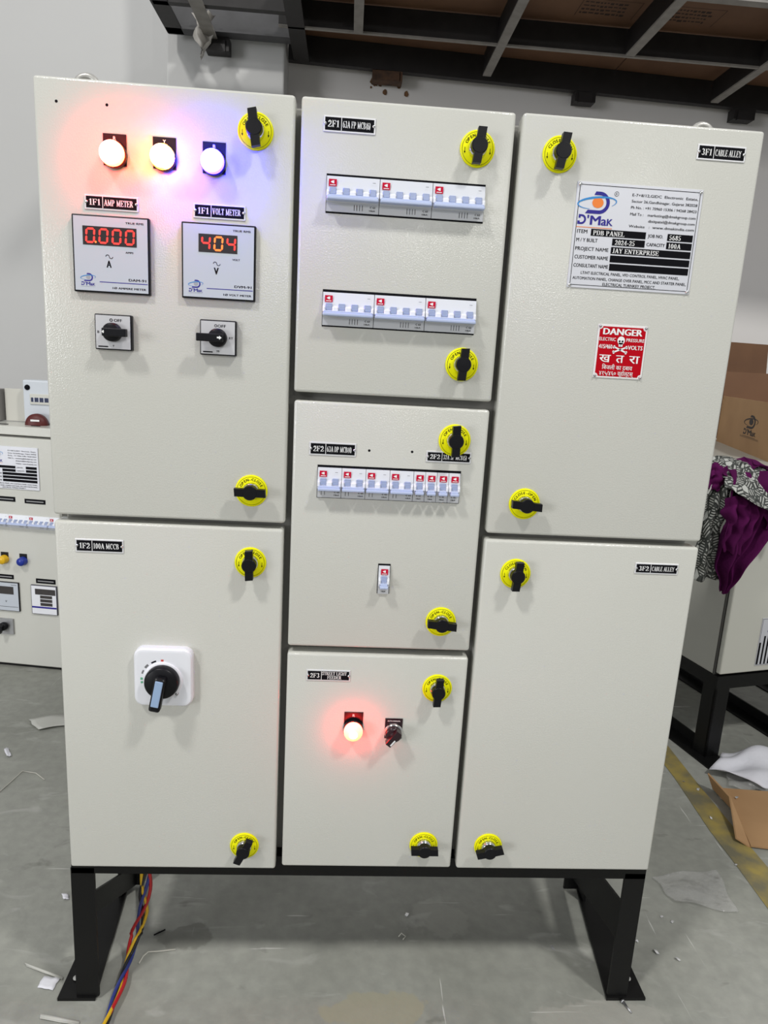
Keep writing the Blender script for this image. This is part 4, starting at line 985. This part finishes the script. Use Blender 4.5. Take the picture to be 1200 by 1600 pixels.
drape([((.955, .800, .868), (1.135, .80, .868)), ((.953, .762, .835), (1.13, .765, .84)), ((.952, .758, .77), (1.125, .765, .78)), ((.950, .755, .71), (1.118, .765, .73)), ((.950, .757, .66), (1.078, .765, .675)), ((.957, .76, .60), (1.045, .765, .62)), ((.972, .765, .56), (1.022, .77, .57)), ((.990, .77, .528), (1.008, .77, .53))], 44, .017, 3.4, .6, mb, tw=2.6)
drape([((1.000, .86, .880), (1.035, .80, .870)), ((1.035, .85, .896), (1.050, .80, .886)), ((1.075, .84, .886), (1.080, .80, .876)), ((1.100, .83, .862), (1.105, .79, .852))], 12, .006, 1.4, 2.0, mb)
drape([((.905, .80, .868), (.905, .775, .850)), ((.930, .80, .884), (.930, .770, .868)), ((.955, .80, .868), (.955, .765, .850))], 8, .004, 1.4, 1.0, mb)
drape([((.900, .79, .875), (.950, .775, .880)), ((.903, .782, .845), (.948, .77, .845)), ((.905, .780, .815), (.935, .772, .812))], 12, .006, 1.4, 3.0, mb)
drape([((1.040, .776, .840), (1.150, .776, .840)), ((1.048, .772, .80), (1.150, .772, .80)), ((1.058, .758, .755), (1.150, .758, .76)), ((1.072, .756, .712), (1.150, .756, .720))], 26, .008, 1.7, 1.1, mb, tw=1.5)
drape([((.948, .752, .80), (1.010, .748, .815)), ((.940, .744, .765), (1.022, .742, .79)), ((.952, .745, .735), (1.030, .742, .745)), ((.946, .748, .700), (1.012, .745, .690)), ((.955, .752, .655), (1.000, .748, .640))], 22, .011, 2.3, 4.1, mb, tw=3.0)
cloth_obj('purple_cloth', mb, PURPLE, 'purple cotton cloth hanging in folds over the front corner of the right-hand cabinet')
mb = MB()
drape([((.912, .790, .835), (.970, .785, .850)), ((.903, .785, .77), (.968, .775, .78)), ((.900, .785, .69), (.965, .785, .70)), ((.900, .785, .61), (.975, .785, .62)), ((.908, .785, .555), (.985, .785, .565))], 18, .009, 2.2, 1.0, mb, tw=3)
drape([((.925, .80, .872), (.93, .735, .835)), ((.965, .83, .893), (.965, .722, .822)), ((1.01, .83, .893), (1.02, .712, .795)), ((1.06, .82, .880), (1.07, .710, .775)), ((1.12, .82, .866), (1.12, .715, .780)), ((1.17, .82, .87), (1.17, .72, .79))], 14, .012, 1.2, .4, mb)
drape([((.945, .90, .872), (.93, .83, .862)), ((.985, .90, .892), (.98, .82, .884)), ((1.02, .89, .890), (1.02, .82, .884)), ((1.05, .89, .878), (1.05, .84, .872))], 10, .006, 1.2, .4, mb)
cloth_obj('leaf_print_cloth', mb, LEAF, 'black and silver leaf-print cloth bunched over and behind the purple cloth')

# ------------------------------------------------------------------ litter on the floor
def sheet(name, corners, m, lab, cat, lift=.012, nu=10, nv=8, seed=1, curl=0.0):
    rnd = random.Random(seed); ph = [rnd.uniform(0, 6) for _ in range(6)]; rows = []
    A, B, C_, D_ = [Vector((*c, 0)) for c in corners]; wob = min(.006, .04 * min((B - A).length, (D_ - A).length))
    for i in range(nv + 1):
        v = i / nv; r_ = []
        for j in range(nu + 1):
            u = j / nu; P_ = A.lerp(B, u).lerp(D_.lerp(C_, u), v)
            z = .0025 + lift * (.5 + .25 * math.sin(7 * u + ph[0] + 3 * v) + .25 * math.sin(9 * v + ph[1] - 4 * u)) * (.4 + .6 * abs(math.sin(PI * u + ph[2] * .1)))
            z += curl * max(0, 1 - u * 3.0) ** 2
            r_.append((P_.x + wob * math.sin(8 * v + ph[3]), P_.y + wob * math.sin(9 * u + ph[4]), z))
        rows.append(r_)
    mb = MB(); mb.grid(rows); o = obj(name, mb, m); md = o.modifiers.new('t', 'SOLIDIFY'); md.thickness = .0012; md.offset = 1
    tag(o, lab, cat); return o
sheet('white_paper', [(1.010, .725), (1.135, .640), (1.34, .84), (1.112, .835)], PAPER, 'crumpled white paper sheet on the floor at the right edge', 'paper', .045, 20, 16, 3)
sheet('plastic_bag', [(.665, .318), (.826, .337), (.805, .212), (.680, .245)], FILM, 'clear empty plastic bag lying flat on the floor right of the stand', 'plastic bag', .008, 18, 14, 5)
sheet('plastic_wrap', [(1.035, .66), (1.12, .63), (1.16, .68), (1.06, .72)], FILM, 'small clear plastic wrap between white paper and cardboard flap', 'plastic wrap', .02, 12, 8, 8)
b = MB()
b.grid([[(.966, .655, .050), (.975, .56, .045), (.930, .44, .012)], [(.985, .650, .006), (.992, .56, .004), (.955, .42, .003)]])
b.grid([[(.985, .650, .006), (.992, .56, .004), (.955, .42, .003)], [(1.20, .62, .012), (1.20, .52, .010), (1.20, .37, .006)]])
for fc in b.bm.faces: fc.smooth = False
o = obj('cardboard_flap', b, CARTON); md = o.modifiers.new('t', 'SOLIDIFY'); md.thickness = .004; tag(o, 'torn folded brown cardboard piece on the yellow floor line', 'cardboard')
sheet('tape_strip', [(-.97, .937), (-.80, .985), (-.78, .925), (-.917, .878)], TAPE, 'clear tape strip on the floor left of the large panel', 'tape', .010, 12, 4, 2)
sheet('paper_tag', [(-.560, .058), (-.530, .056), (-.534, .031), (-.562, .036)], PAPER, 'small white paper tag on the floor by the left foot', 'paper', .002, 4, 4, 4)
sheet('paper_curl', [(-.965, .775), (-.955, .778), (-.930, .742), (-.940, .738)], PAPER, 'tiny curled cream scrap on the floor below the tape strip', 'scrap', .006, 4, 4, 6)
sheet('paper_chip', [(-.605, .252), (-.592, .252), (-.585, .238), (-.596, .238)], PAPER, 'tiny white chip on the floor just left of the stand leg', 'scrap', .003, 4, 4, 9)
sheet('tape_sliver', [(-.605, .086), (-.600, .080), (-.525, .052), (-.527, .058)], TAPE, 'thin tape sliver beside the white paper tag', 'tape', .003, 8, 2, 10)
sheet('tape_sliver', [(-.535, -.014), (-.533, -.022), (-.465, -.034), (-.466, -.027)], TAPE, 'thin pale sliver on the floor in front of the left foot', 'tape', .003, 8, 2, 11)
def thread(pts, r, lab, m=THREAD, name='thread'):
    mb = MB(); mb.tube([(x, y_, z + r) for x, y_, z in pts], r, 6); tag(obj(name, mb, m), lab, 'thread')
thread([(-.93, .52, .001), (-.887, .588, .001), (-.878, .636, .001), (-.872, .676, .001), (-.834, .668, .001), (-.80, .640, .001)], .0012, 'pale curved thread on the floor at the left frame edge')
thread([(-.402, .086, .001), (-.398, .100, .003), (-.392, .110, .002), (-.371, .113, .001), (-.343, .117, .001)], .0014, 'bent white thread on the floor right of the cables')
thread([(.080, .150, .001), (.086, .156, .003), (.094, .150, .001), (.088, .143, .001)], .0010, 'little curled white thread under the middle of the panel')
thread([(-.392, .150, .001), (-.374, .163, .001)], .0014, 'short black sliver on the floor behind the white thread', BLACK_MATT, 'wire_offcut')
sc = MB(); sc.tube([(.475, .006, .003), (.482, -.014, .002)], [.0024, .0012], 8); sc.tube([(.4735, .0095, .003), (.475, .006, .003)], .0040, 8)
tag(obj('small_screw', sc, STEEL), 'small steel screw on the floor in front of the right foot', 'screw')
rnd = random.Random(4)
FOIL = (((.636, .205), 'left of the clear plastic bag, farther one'), ((.652, .192), 'just below the left corner of the clear plastic bag'), ((.556, .141), 'on the floor beside the right stand leg, left one'),
        ((.585, .117), 'on the floor beside the right stand leg, right one'), ((.940, .652), 'on the yellow line just behind the cardboard flap'), ((.984, .612), 'against the back edge of the cardboard flap'),
        ((.885, .361), 'at the left edge of the yellow line, lowest one'), ((.918, .687), 'on the yellow line nearest the side cabinet'), ((.380, .126), 'on the floor just left of the right leg, under the panel'),
        ((.10, .205), 'under the middle of the panel behind the curled thread'), ((.56, .175), 'behind the two bits by the right stand leg'), ((.62, .10), 'nearest the camera at the lower right'), ((1.02, .60), 'on the cardboard flap beside the plastic wrap'), ((.915, .53), 'on the yellow line left of the cardboard flap'))
for (x, yy), where in FOIL:
    mb = MB(); s_ = rnd.uniform(.003, .006)
    mb.grid([[(-s_, -s_ * .5, 0.0), (0, -s_, s_ * .9), (s_, -s_ * .3, 0.001)], [(-s_ * .7, s_ * .6, .001), (0, s_ * .3, s_ * .5), (s_, s_ * .7, .0)]])
    o = obj('foil_bit', mb, mat('bright_foil', (.85, .85, .86), .25, .6), loc=(x, yy, .0012 if x < 1 else .014), rot=(0, 0, rnd.uniform(0, 6)))
    tag(o, 'tiny foil bit ' + where, 'scrap', 'tiny foil bits on the floor')
